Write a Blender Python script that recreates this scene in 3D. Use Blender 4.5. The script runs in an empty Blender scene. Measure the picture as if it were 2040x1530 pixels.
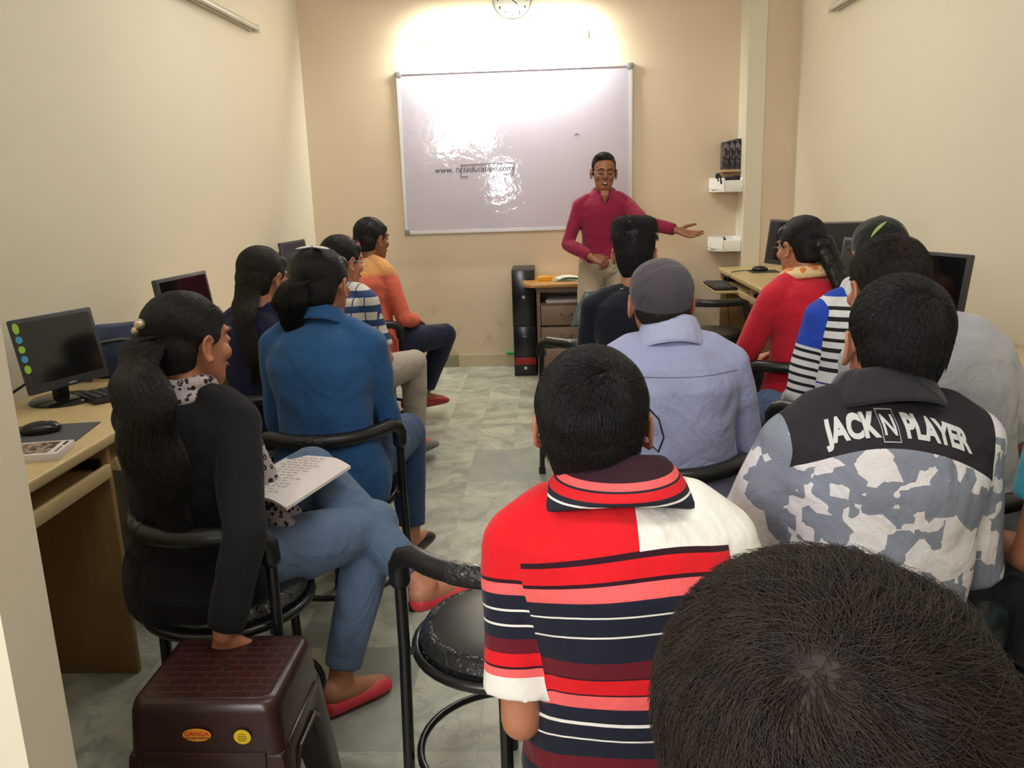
import bpy, bmesh, math, random
import numpy as np
from mathutils import Vector, Matrix
from mathutils.bvhtree import BVHTree
random.seed(7); rng = np.random.default_rng(7)
C = bpy.context.scene.collection
PI = math.pi
rad = math.radians

# ------------------------------------------------------------------ camera
def make_camera():
    p, r, y = rad(13.4), rad(1.85), rad(2.6)
    fw = np.array([-math.sin(y)*math.cos(p), math.cos(y)*math.cos(p), -math.sin(p)])
    rt = np.array([math.cos(y), math.sin(y), 0.0]); up = np.cross(rt, fw)
    R = math.cos(r)*rt - math.sin(r)*up
    U = math.cos(r)*up + math.sin(r)*rt
    cd = bpy.data.cameras.new('camera'); co = bpy.data.objects.new('camera', cd); C.objects.link(co)
    cd.sensor_width = 36.0; cd.lens = 1700/2040*36.0; cd.clip_start = 0.02
    M = Matrix(((R[0], U[0], -fw[0], 0), (R[1], U[1], -fw[1], 0), (R[2], U[2], -fw[2], 1.48), (0, 0, 0, 1)))
    co.matrix_world = M
    bpy.context.scene.camera = co
make_camera()
sc = bpy.context.scene
sc.view_settings.view_transform = 'Standard'; sc.view_settings.look = 'None'
sc.view_settings.gamma = 1; sc.view_settings.use_curve_mapping = False
sc.view_settings.exposure = 0.22
w = bpy.data.worlds.new('world'); sc.world = w; w.use_nodes = True
w.node_tree.nodes['Background'].inputs[0].default_value = (0.75, 0.78, 0.8, 1)
w.node_tree.nodes['Background'].inputs[1].default_value = 0.4
def area(name, loc, rot, sx, sy, power, col):
    l = bpy.data.lights.new(name, 'AREA'); l.shape = 'RECTANGLE'; l.size = sx; l.size_y = sy
    l.energy = power; l.color = col
    o = bpy.data.objects.new(name, l); C.objects.link(o); o.location = loc; o.rotation_euler = rot
    return o
# daylight through the openings of the rear wall, the board's lit tube, two added ceiling fills
area('daylight_window', (-1.18, -1.42, 2.38), (rad(90), 0, 0), 0.60, 0.66, 34, (0.97, 0.99, 1.0))
area('daylight_window', (-0.80, -1.42, 1.50), (rad(90), 0, 0), 0.40, 0.60, 12, (0.97, 0.99, 1.0))
area('daylight_window', (-1.66, -1.42, 2.25), (rad(90), 0, 0), 0.26, 0.60, 11, (1.0, 0.95, 0.95))
area('tube_light', (0.25, 1.3, 3.10), (0, 0, 0), 1.6, 0.3, 15, (1.0, 0.99, 0.96))  # added overhead fill for the near heads and backs, no fitting here
area('tube_light', (-0.1, 4.4, 3.10), (0, 0, 0), 1.6, 0.3, 26, (0.97, 1.0, 0.92))  # assumed ceiling light, added to brighten the middle of the room
area('tube_light', (-0.275, 6.70, 2.53), (rad(60), 0, 0), 1.22, 0.05, 44, (0.97, 1.0, 0.92))

# ------------------------------------------------------------------ materials
def srgb(r, g, b):
    f = lambda c: (c/255/12.92) if c/255 <= 0.04045 else ((c/255+0.055)/1.055)**2.4
    return (f(r), f(g), f(b), 1.0)
MATS = {}
class N:
    def __init__(s, name):
        s.m = bpy.data.materials.new(name); s.m.use_nodes = True; s.t = s.m.node_tree
        s.b = s.t.nodes['Principled BSDF']
    def n(s, kind, **kw):
        nd = s.t.nodes.new('ShaderNode'+kind)
        for k, v in kw.items():
            if k.startswith('i_'):
                key = k[2:]; key = int(key) if key.isdigit() else key.replace('_', ' ')
                nd.inputs[key].default_value = v
            else: setattr(nd, k, v)
        return nd
    def l(s, a, ao, b, bi): s.t.links.new(a.outputs[ao], b.inputs[bi])
    def obj(s): return s.n('TexCoord')
    def math(s, op, a, b=None, c=None):
        nd = s.n('Math', operation=op)
        for i, v in enumerate((a, b, c)):
            if v is None: continue
            if isinstance(v, tuple): s.t.links.new(v[0].outputs[v[1]], nd.inputs[i])
            else: nd.inputs[i].default_value = v
        return nd
    def mix(s, fac, a, b):
        nd = s.n('Mix', data_type='RGBA')
        for k, v in ((0, fac), (6, a), (7, b)):
            if isinstance(v, tuple) and len(v) == 2: s.t.links.new(v[0].outputs[v[1]], nd.inputs[k])
            elif isinstance(v, tuple): nd.inputs[k].default_value = v
            else: nd.inputs[k].default_value = v
        return nd
    def bump(s, src, out, strength, dist=0.01):
        nd = s.n('Bump', i_Strength=strength, i_Distance=dist); s.l(src, out, nd, 'Height'); s.l(nd, 0, s.b, 'Normal')
def mat(name, col, rough=0.6, metal=0.0, var=0.0, vs=6.0, bump=0.0, bs=80.0, spec=0.5, coat=0.0, bd=0.002, stretch=None, sheen=0.0, emit=None, es=1.0):
    if name in MATS: return MATS[name]
    a = N(name); a.b.inputs['Base Color'].default_value = col; a.b.inputs['Roughness'].default_value = rough
    a.b.inputs['Metallic'].default_value = metal; a.b.inputs['Specular IOR Level'].default_value = spec
    a.b.inputs['Coat Weight'].default_value = coat; a.b.inputs['Sheen Weight'].default_value = sheen
    tc = a.obj(); src = tc; so = 'Object'
    if stretch:
        mp = a.n('Mapping'); mp.inputs['Scale'].default_value = stretch; a.l(tc, 'Object', mp, 'Vector'); src, so = mp, 'Vector'
    if var > 0:
        nz = a.n('TexNoise', i_Scale=vs, i_Detail=4.0); a.l(src, so, nz, 'Vector')
        d = tuple(c*(1-var) for c in col[:3])+(1,); e = tuple(min(1, c*(1+var)) for c in col[:3])+(1,)
        mr = a.n('MapRange'); mr.inputs[1].default_value = .3; mr.inputs[2].default_value = .7; a.l(nz, 0, mr, 0)
        mx = a.mix((mr, 0), d, e); a.l(mx, 2, a.b, 'Base Color')
    if bump > 0:
        nb = a.n('TexNoise', i_Scale=bs, i_Detail=3.0); a.l(src, so, nb, 'Vector'); a.bump(nb, 0, bump, bd)
    if emit:
        a.b.inputs['Emission Color'].default_value = emit; a.b.inputs['Emission Strength'].default_value = es
    MATS[name] = a.m; return a.m

def ramp(a, src, out, lo, hi, stops):
    """constant colour ramp over [lo,hi]; stops = [(value,colour)] ascending"""
    mr = a.n('MapRange'); mr.inputs[1].default_value = lo; mr.inputs[2].default_value = hi; a.l(src, out, mr, 0)
    cr = a.n('ValToRGB'); cr.color_ramp.interpolation = 'CONSTANT'; el = cr.color_ramp.elements
    while len(el) > 1: el.remove(el[-1])
    first = True
    for v, c in stops:
        pos = min(1, max(0, (v-lo)/(hi-lo)))
        if first: el[0].position = pos; el[0].color = c; first = False
        else: e = el.new(pos); e.color = c
    a.l(mr, 0, cr, 0); return cr
def fabric_bump(a, strength=0.35, scale=260):
    tc = a.obj(); nb = a.n('TexNoise', i_Scale=scale, i_Detail=2.0); a.l(tc, 'Object', nb, 'Vector')
    n2 = a.n('TexNoise', i_Scale=9.0, i_Detail=3.0, i_Distortion=1.2); a.l(tc, 'Object', n2, 'Vector')
    n3 = a.n('TexNoise', i_Scale=5.0, i_Detail=2.0, i_Distortion=2.6); a.l(tc, 'Object', n3, 'Vector'); ad = a.math('MULTIPLY_ADD', (n2, 0), 6.0, (nb, 0)); ad = a.math('MULTIPLY_ADD', (n3, 0), 14.0, (ad, 0)); a.bump(ad, 0, strength, 0.0030)
def fabric(name, col, rough=0.85, var=0.12, sheen=0.15):
    if name in MATS: return MATS[name]
    a = N(name); tc = a.obj(); nz = a.n('TexNoise', i_Scale=220.0, i_Detail=2.0); a.l(tc, 'Object', nz, 'Vector')
    d = tuple(c*(1-var) for c in col[:3])+(1,); e = tuple(min(1, c*(1+var)) for c in col[:3])+(1,)
    mx = a.mix((nz, 0), d, e); a.l(mx, 2, a.b, 'Base Color'); a.b.inputs['Roughness'].default_value = rough
    a.b.inputs['Sheen Weight'].default_value = sheen; a.b.inputs['Specular IOR Level'].default_value = 0.25
    fabric_bump(a); MATS[name] = a.m; return a.m

SKIN = [mat('skin_brown', srgb(160, 106, 80), 0.5, var=0.10, vs=25, bump=0.15, bs=300),
        mat('skin_warm', srgb(186, 124, 94), 0.5, var=0.10, vs=25, bump=0.15, bs=300),
        mat('skin_deep', srgb(140, 88, 60), 0.5, var=0.10, vs=25, bump=0.15, bs=300)]
HAIR = mat('hair_black', (0.009, 0.007, 0.0065, 1), 0.42, var=0.4, vs=60, bump=0.5, bs=120, bd=0.004, spec=0.4)
HAIRB = mat('hair_brown_black', (0.020, 0.011, 0.008, 1), 0.55, var=0.4, vs=60, bump=0.5, bs=120, bd=0.004, spec=0.4)
VINYL = mat('black_vinyl', (0.012, 0.012, 0.013, 1), 0.36, bump=0.06, bs=40, bd=0.004, spec=0.5)
BLKMETAL = mat('black_painted_steel', (0.010, 0.010, 0.011, 1), 0.25, spec=0.6, bump=0.05, bs=60)
BLKPLA = mat('black_plastic', (0.014, 0.014, 0.016, 1), 0.35)
DKPLA = mat('dark_grey_plastic', (0.04, 0.04, 0.045, 1), 0.45)
LAM = mat('beige_laminate', srgb(206, 180, 132), 0.35, var=0.06, vs=3, stretch=(6, 1, 1))
LAMD = mat('brown_laminate_panel', srgb(150, 116, 74), 0.5, var=0.10, vs=5, stretch=(8, 8, 1))
WHITEP = mat('white_foam', srgb(238, 236, 230), 0.8, bump=0.2, bs=120)
PAPER = mat('paper_white', srgb(225, 215, 214), 0.8, var=0.03)
INK = mat('dark_ink', srgb(50, 48, 60), 0.7)

# ------------------------------------------------------------------ mesh helpers
class MB:
    def __init__(s): s.V = []; s.F = []; s.n = 0
    def add(s, V, F):
        V = np.asarray(V, float); s.V.append(V); s.F += [tuple(i+s.n for i in f) for f in F]; s.n += len(V); return s
    def box(s, c, d, rot=0.0, R=None):
        x, y, z = (d[0]/2, d[1]/2, d[2]/2)
        V = np.array([(-x,-y,-z),(x,-y,-z),(x,y,-z),(-x,y,-z),(-x,-y,z),(x,-y,z),(x,y,z),(-x,y,z)])
        if rot: R = rotz(rot)
        if R is not None: V = V @ np.asarray(R).T
        return s.add(V+np.array(c), [(0,3,2,1),(4,5,6,7),(0,1,5,4),(1,2,6,5),(2,3,7,6),(3,0,4,7)])
    def prism(s, poly, z0, z1):
        n = len(poly); V = [(x, y, z0) for x, y in poly]+[(x, y, z1) for x, y in poly]
        return s.add(V, [tuple(range(n))[::-1], tuple(range(n, 2*n))]+[(i, (i+1) % n, (i+1) % n+n, i+n) for i in range(n)])
    def loft(s, cs, rx, ry, X, Y, seg=20, cap=True):
        """rings with centres cs, half widths rx (along X) and ry (along Y)"""
        V = []; F = []; k = len(cs); a = np.linspace(0, 2*PI, seg, endpoint=False)
        X = np.asarray(X, float); Y = np.asarray(Y, float)
        for i in range(k):
            xi = X[i] if X.ndim == 2 else X; yi = Y[i] if Y.ndim == 2 else Y
            for t in a: V.append(np.asarray(cs[i])+math.cos(t)*rx[i]*xi+math.sin(t)*ry[i]*yi)
        for i in range(k-1):
            for j in range(seg):
                j2 = (j+1) % seg; F.append((i*seg+j, i*seg+j2, (i+1)*seg+j2, (i+1)*seg+j))
        if cap: F.append(tuple(range(seg))[::-1]); F.append(tuple((k-1)*seg+j for j in range(seg)))
        return s.add(V, F)
    def tube(s, path, r, seg=12, balls=False, closed=False):
        P = np.asarray(path, float); k = len(P); r = [r]*k if np.isscalar(r) else list(r)
        T = np.zeros_like(P)
        for i in range(k):
            if closed: T[i] = P[(i+1) % k]-P[i-1]
            else: T[i] = P[min(i+1, k-1)]-P[max(i-1, 0)]
            T[i] /= max(1e-9, np.linalg.norm(T[i]))
        u = np.cross(T[0], (0, 0, 1.0));
        if np.linalg.norm(u) < 0.1: u = np.cross(T[0], (0, 1.0, 0))
        u /= np.linalg.norm(u); X = []; Y = []
        for i in range(k):
            u = u-T[i]*(u@T[i]); u /= np.linalg.norm(u); X.append(u.copy()); Y.append(np.cross(T[i], u))
        if closed:
            base = s.n; s.loft(P, r, r, np.array(X), np.array(Y), seg, cap=False)
            s.F += [(base+(k-1)*seg+j, base+(k-1)*seg+(j+1) % seg, base+(j+1) % seg, base+j) for j in range(seg)]
        else: s.loft(P, r, r, np.array(X), np.array(Y), seg)
        if balls: s.ell(P[0], (r[0],)*3, seg=seg); s.ell(P[-1], (r[-1],)*3, seg=seg)
        return s
    def ell(s, c, r, R=None, seg=16):
        rings = max(6, seg//2); V = [(0, 0, -1)]; F = []
        for i in range(1, rings):
            ph = -PI/2+PI*i/rings
            for j in range(seg): t = 2*PI*j/seg; V.append((math.cos(ph)*math.cos(t), math.cos(ph)*math.sin(t), math.sin(ph)))
        V.append((0, 0, 1)); V = np.array(V)*np.array(r)
        if R is not None: V = V @ np.asarray(R).T
        V = V+np.array(c); top = len(V)-1
        for j in range(seg):
            j2 = (j+1) % seg; F.append((0, 1+j2, 1+j)); F.append((top, 1+(rings-2)*seg+j, 1+(rings-2)*seg+j2))
            for i in range(rings-2): F.append((1+i*seg+j, 1+i*seg+j2, 1+(i+1)*seg+j2, 1+(i+1)*seg+j))
        return s.add(V, F)
    def lathe(s, prof, c=(0, 0, 0), seg=40):
        n = len(prof); V = []; F = []
        for j in range(seg):
            t = 2*PI*j/seg
            for r, z in prof: V.append((c[0]+r*math.cos(t), c[1]+r*math.sin(t), c[2]+z))
        for j in range(seg):
            for i in range(n-1): F.append((j*n+i, ((j+1) % seg)*n+i, ((j+1) % seg)*n+i+1, j*n+i+1))
        s.add(V, F)
        if prof[0][0] > 1e-6: s.F.append(tuple(s.n-n*seg+j*n for j in range(seg))[::-1])
        if prof[-1][0] > 1e-6: s.F.append(tuple(s.n-n*seg+j*n+n-1 for j in range(seg)))
        return s
    def xf(s, R=None, t=(0, 0, 0)):
        s.V = [(v if R is None else v @ np.asarray(R).T)+np.array(t) for v in s.V]; return s
    def arrays(s): return np.concatenate(s.V) if s.V else np.zeros((0, 3))
    def build(s, name, m, parent=None, smooth=None, bevel=0.0, bseg=2):
        me = bpy.data.meshes.new(name); me.from_pydata(s.arrays().tolist(), [], s.F); me.validate()
        bm = bmesh.new(); bm.from_mesh(me); bmesh.ops.remove_doubles(bm, verts=bm.verts, dist=1e-6)
        bmesh.ops.recalc_face_normals(bm, faces=bm.faces)
        if bevel > 0:
            es = [e for e in bm.edges if len(e.link_faces) == 2 and e.calc_face_angle(0) > 0.5]
            bmesh.ops.bevel(bm, geom=es, offset=bevel, segments=bseg, affect='EDGES', profile=0.5)
        bm.to_mesh(me); bm.free()
        ang = 0.7 if smooth is None else smooth
        if ang: me.shade_smooth(); me.set_sharp_from_angle(angle=ang)
        me.materials.append(m)
        o = bpy.data.objects.new(name, me); C.objects.link(o)
        if parent is not None: o.parent = parent
        return o
def rotz(a): c, s = math.cos(a), math.sin(a); return np.array([(c, -s, 0), (s, c, 0), (0, 0, 1.0)])
def rotx(a): c, s = math.cos(a), math.sin(a); return np.array([(1.0, 0, 0), (0, c, -s), (0, s, c)])
def roty(a): c, s = math.cos(a), math.sin(a); return np.array([(c, 0, s), (0, 1.0, 0), (-s, 0, c)])
def nrm(v): v = np.asarray(v, float); return v/max(1e-9, np.linalg.norm(v))
def tag(o, label=None, cat=None, group=None, kind=None):
    if label: o['label'] = label
    if cat: o['category'] = cat
    if group: o['group'] = group
    if kind: o['kind'] = kind
    return o
def empty(name, loc=(0, 0, 0), rz=0.0):
    o = bpy.data.objects.new(name, None); C.objects.link(o); o.location = loc; o.rotation_euler = (0, 0, rz); o.empty_display_size = 0.1
    return o
def copy_tree(o, parent=None):
    c = o.copy(); C.objects.link(c)
    if parent is not None: c.parent = parent
    for ch in [x for x in bpy.data.objects if x.parent == o]: copy_tree(ch, c)
    return c
def text_mb(txt, size, bold=0.0, shear=0.0, extrude=0.0):
    cu = bpy.data.curves.new('lettering', 'FONT'); cu.body = txt; cu.size = size; cu.offset = bold; cu.shear = shear; cu.extrude = extrude
    cu.align_x = 'CENTER'; cu.align_y = 'CENTER'; cu.resolution_u = 4
    o = bpy.data.objects.new('lettering', cu); C.objects.link(o)
    dg = bpy.context.evaluated_depsgraph_get(); me = bpy.data.meshes.new_from_object(o.evaluated_get(dg))
    V = np.array([v.co[:] for v in me.vertices]); F = [tuple(p.vertices) for p in me.polygons]
    bpy.data.objects.remove(o); bpy.data.meshes.remove(me)
    b = MB(); b.add(V, F); return b

# ------------------------------------------------------------------ voxel bodies
def remesh(mb, voxel, iters):
    me = bpy.data.meshes.new('tmp'); me.from_pydata(mb.arrays().tolist(), [], mb.F)
    o = bpy.data.objects.new('tmp', me); C.objects.link(o)
    md = o.modifiers.new('r', 'REMESH'); md.mode = 'VOXEL'; md.voxel_size = voxel
    dg = bpy.context.evaluated_depsgraph_get(); m2 = bpy.data.meshes.new_from_object(o.evaluated_get(dg))
    bpy.data.objects.remove(o); bpy.data.meshes.remove(me)
    n = len(m2.vertices); V = np.empty(n*3); m2.vertices.foreach_get('co', V); V = V.reshape(-1, 3)
    E = np.empty(len(m2.edges)*2, dtype=np.int32); m2.edges.foreach_get('vertices', E); E = E.reshape(-1, 2)
    deg = np.bincount(E.ravel(), minlength=n).astype(float)[:, None]; deg[deg == 0] = 1
    for it in range(iters):
        A = np.stack([np.bincount(E[:, 0], weights=V[E[:, 1], k], minlength=n)+np.bincount(E[:, 1], weights=V[E[:, 0], k], minlength=n) for k in range(3)], 1)/deg
        V = V+0.5*(A-V)
    m2.vertices.foreach_set('co', V.ravel()); m2.update()
    return m2, V
_fk = np.random.default_rng(3)
_K = _fk.normal(size=(7, 3))*np.array([1, 1, 1]); _PH = _fk.uniform(0, 6, 7); _Q = _fk.normal(size=(7, 3))*9
def folds(V, freq=28.0, seed=0.0):
    f = np.zeros(len(V))
    for k, ph, q in zip(_K, _PH, _Q):
        k = nrm(k); f += np.sin(V@k*freq+ph+seed+1.8*np.sin(V@q+ph*2+seed))
    return f/7.0
def normals(me):
    n = len(me.vertices); A = np.empty(n*3); me.vertices.foreach_get('normal', A); return A.reshape(-1, 3)
def finish(me, name, m, parent):
    me.name = name; me.shade_smooth(); me.materials.clear(); me.materials.append(m)
    o = bpy.data.objects.new(name, me); C.objects.link(o)
    if parent is not None: o.parent = parent
    return o
def volume(mb, name, m, parent, voxel=0.006, iters=5, fold=0.0, freq=28.0, seed=0.0, foldmask=None, bones=None):
    me, V = remesh(mb, voxel, iters)
    if bones:
        best = [np.full(len(V), 1e9), np.full(len(V), 1e9)]; along = np.zeros(len(V))
        for (p0, p1, rr, arm, off) in bones:
            p0 = np.asarray(p0); d = np.asarray(p1)-p0; L = np.linalg.norm(d); t = np.clip(((V-p0)@d)/(L*L), -0.3 if arm else 0, 1)
            dist = np.linalg.norm(V-(p0+np.clip(t, 0, 1)[:, None]*d), axis=1)/rr
            if arm and off == 0 and len(bones) == 5: dist = dist+np.maximum(0, ((V-p0)@d)/(L*L)-1.0)*25
            k = dist < best[arm]; best[arm][k] = dist[k]
            if arm: along[k] = off+t[k]*L
        isarm = np.clip(.5+(best[0]-best[1])*.6, 0, 1)
        for nm, arr in (('sleeve', isarm), ('along', along)):
            at = me.attributes.new(nm, 'FLOAT', 'POINT'); at.data.foreach_set('value', arr.astype(np.float32))
    if fold > 0:
        f = folds(V, freq, seed)*fold
        if foldmask is not None: f = f*foldmask(V)
        V = V+normals(me)*f[:, None]; me.vertices.foreach_set('co', V.ravel()); me.update()
    return finish(me, name, m, parent)

# ------------------------------------------------------------------ hands, heads, people
def hand(mb, w, d, n, side, curl=0.5, spread=0.10, k=1.0, curls=None, thumb_out=0.8):
    """w wrist, d finger direction, n back-of-hand normal, side=+1 puts the thumb towards d x n"""
    d = nrm(d); n = nrm(np.asarray(n)-d*(np.asarray(n)@d)); x = np.cross(d, n)*side; w = np.asarray(w)
    cs = [w-d*0.02*k, w+d*0.012*k, w+d*0.045*k, w+d*0.075*k, w+d*0.09*k]
    mb.loft(cs, np.array([.025, .029, .038, .040, .036])*k, np.array([.019, .018, .016, .014, .010])*k, x, n, 16)
    L = [(.030, .040, .024, .022), (.010, .044, .028, .023), (-.010, .041, .026, .022), (-.029, .032, .020, .019)]
    for i, (off, a, b, c) in enumerate(L):
        cu = curls[i] if curls else curl*(1+0.08*i)
        p = w+d*(.084-.004*abs(i-1))*k+x*off*k; pts = [p-d*.02*k, p]; ang = 0.25*cu; dd = d*math.cos(spread*(1.5-i))+x*math.sin(spread*(1.5-i))
        for ln, mul in ((a, 1.0), (b, 1.1), (c, .7)):
            ang += cu*mul; dirv = dd*math.cos(ang)-n*math.sin(ang); p = p+dirv*ln*k; pts.append(p)
        mb.tube(pts, np.array([.0098, .0098, .0092, .0086, .0075])*k, 10, balls=True)
    p = w+d*.02*k+x*.022*k-n*.004*k; t1 = nrm(d*.75+x*thumb_out-n*.35); t2 = nrm(d*1.0+x*thumb_out*.45-n*(.2+.4*curl))
    mb.tube([p, p+t1*.042*k, p+t1*.042*k+t2*.034*k, p+t1*.042*k+t2*.060*k], np.array([.015, .0125, .0105, .0085])*k, 10, balls=True)

def head_mb(mb, fem=False, nose=1.0, ear=True, mouth_open=False):
    """head in its own frame: origin between the ears, +Y forward"""
    h = MB(); X = (1, 0, 0); Yv = (0, 1, 0)
    h.ell((0, -.012, .035), (.076, .097, .085), seg=28)
    zs = [.055, .03, .005, -.02, -.045, -.068, -.088, -.104, -.112]; rx = [.068, .069, .070, .069, .066, .060, .050, .037, .018]
    yb = [-.07, -.07, -.06, -.05, -.04, -.02, .00, .025, .045]; yf = [.082, .087, .085, .084, .083, .082, .083, .082, .073]
    if fem: rx = [r*.95 for r in rx]
    h.loft([(0, (a+b)/2, z) for a, b, z in zip(yb, yf, zs)][::-1], rx[::-1], [(b-a)/2 for a, b in zip(yb, yf)][::-1], X, Yv, 28)
    h.ell((0, .078, .033), (.052, .013, .011)); # brow
    h.tube([(0, .085, .028), (0, .091, .008), (0, .1005, -.016*nose), (0, .096, -.026)], [.008, .0085, .011, .010], 10, True)
    for s in (-1, 1):
        h.ell((s*.012, .091, -.024), (.009, .012, .008)); h.ell((s*.044, .062, -.022), (.022, .020, .022)); # nostril, cheek
        h.ell((s*.031, .079, .008), (.0165, .009, .0105))                                             # lid
    if mouth_open:
        h.ell((0, .083, -.052), (.024, .011, .006)); h.ell((0, .080, -.084), (.022, .011, .007))
        for s in (-1, 1): h.ell((s*.026, .076, -.066), (.007, .010, .014))
    else: h.ell((0, .085, -.055), (.023, .010, .006)); h.ell((0, .084, -.065), (.020, .010, .007))
    if ear:
        for s in (-1, 1):
            pts = []
            for t in np.linspace(-2.0, 2.3, 12):
                pts.append((s*(.080+.014*math.cos(t*.5)), -.012-.017*math.cos(t)*1.0+.004, .004+.031*math.sin(t)))
            pts = [(s*(.079+.013*max(0, math.cos((t-PI)/2.2))), -.010+.017*math.cos(t), .002+.030*math.sin(t)) for t in np.linspace(.5, 5.2, 12)]
            pts = [(a_, b_, c_*1.04-.006) for a_, b_, c_ in pts]; h.tube(pts, .0055, 8, True); h.ell((s*.080, -.010, -.007), (.0055, .014, .027), rotz(s*-.35)); h.ell((s*.081, .001, -.032), (.005, .009, .011))
    return h
def eyes_parts(root, H, closed=False, glasses=None):
    R, o = H
    def put(mb, nm, m, par=None): mb.xf(R, o); return mb.build(nm, m, par or root)
    for s in (-1, 1):
        if not closed:
            e = put(MB().ell((s*.031, .0818, .008), (.0125, .007, .0050), seg=14), 'eye', mat('eye_white', srgb(225, 220, 212), .3))
            put(MB().ell((s*.031, .0868, .008), (.0046, .0026, .0046), seg=10), 'iris', mat('iris_dark', (.012, .008, .006, 1), .2), e)
        else:
            put(MB().tube([(s*.018, .0885, .005), (s*.026, .0895, .001), (s*.036, .0890, .001), (s*.045, .083, .005)], .0016, 6, True), 'eyelashes', HAIR)
        put(MB().tube([(s*.013, .0915, .030), (s*.024, .093, .036), (s*.038, .088, .036), (s*.052, .076, .028)], [.0026, .0034, .003, .0014], 6, True), 'eyebrow', HAIR)
    if not closed: put(MB().ell((0, .0895, -.060), (.022, .008, .0085), seg=14), 'lips', mat('lips_brown', srgb(140, 78, 66), .45))
    if glasses:
        g = MB()
        for s in (-1, 1):
            pts = [(s*.033+.021*abs(math.cos(t))**.8*math.copysign(1, math.cos(t)), .104-.008*abs(math.cos(t)), .004+.0145*math.sin(t)) for t in np.linspace(0, 2*PI, 20, endpoint=False)]
            g.tube(pts, .0012, 6, closed=True); g.tube([(s*.053, .097, .008), (s*.075, .06, .010), (s*.088, .0, .012), (s*.088, -.02, .004)], .0014, 6, True)
        g.tube([(-.012, .104, .008), (0, .107, .011), (.012, .104, .008)], .0012, 6)
        put(g, 'glasses', glasses)

def hair_strands(capme, H, parent, n, flow, length, lift, m, segs=5, r0=.0006, rnd=.25, mask=None, inset=.002):
    V = np.empty(len(capme.vertices)*3); capme.vertices.foreach_get('co', V); V = V.reshape(-1, 3)
    Q = [tuple(p.vertices) for p in capme.polygons]; bvh = BVHTree.FromPolygons(V.tolist(), Q)
    idx = rng.integers(0, len(Q), n*2); pts = []; cnt = 0
    R, o = H; P = []
    nm = normals(capme)
    for qi in idx:
        f = Q[qi]; wts = rng.dirichlet(np.ones(len(f))); p = wts@V[list(f)]; nn = nrm(nm[f[0]])
        hl = (p-o)@R
        if mask is not None and not mask(hl): continue
        ln = length(hl) if callable(length) else length
        ln *= rng.uniform(.7, 1.15); st = ln/(segs-1); d = None; line = [p-nn*inset]; q = p
        li = lift(hl) if callable(lift) else lift
        jit = rng.normal(size=3)*rnd
        for k in range(1, segs):
            fl = flow((q-o)@R)@R.T+jit
            fl = fl-nn*(fl@nn); fl = nrm(fl)
            q2 = q+fl*st
            loc, n2, fi, ds = bvh.find_nearest(Vector(q2))
            if loc is None: break
            q = np.array(loc); nn = nrm(np.array(n2)); hgt = li*(k/(segs-1))
            line.append(q+nn*(hgt+.0006))
        if len(line) == segs: P.append(line); cnt += 1
        if cnt >= n: break
    P = np.array(P, dtype=np.float32)
    cv = bpy.data.hair_curves.new('hair_strands'); cv.add_curves([segs]*len(P))
    cv.attributes['position'].data.foreach_set('vector', P.reshape(-1)) if 'position' in cv.attributes else cv.position_data.foreach_set('vector', P.reshape(-1))
    ra = cv.attributes.get('radius') or cv.attributes.new('radius', 'FLOAT', 'POINT')
    ra.data.foreach_set('value', np.tile(np.linspace(r0, r0*.35, segs), len(P)).astype(np.float32))
    cv.materials.append(m)
    ob = bpy.data.objects.new('hair_strands', cv); C.objects.link(ob); ob.parent = parent; ob['kind'] = 'stuff'
    return ob

def short_base():
    hb = MB(); hb.ell((0, -.028, .050), (.083, .100, .085), seg=28)
    hb.loft([(0, y_, z_) for y_, z_ in ((-.064, -.088), (-.062, -.070), (-.058, -.045), (-.054, -.02), (-.048, .005), (-.036, .03), (-.030, .055))], [.040, .052, .062, .069, .074, .079, .083], [.020, .032, .046, .060, .074, .088, .096], (1, 0, 0), (0, 1, 0), 28)
    return hb
def limb(p, target, L):
    p = np.asarray(p, float); return p+nrm(np.asarray(target, float)-p)*L

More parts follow.
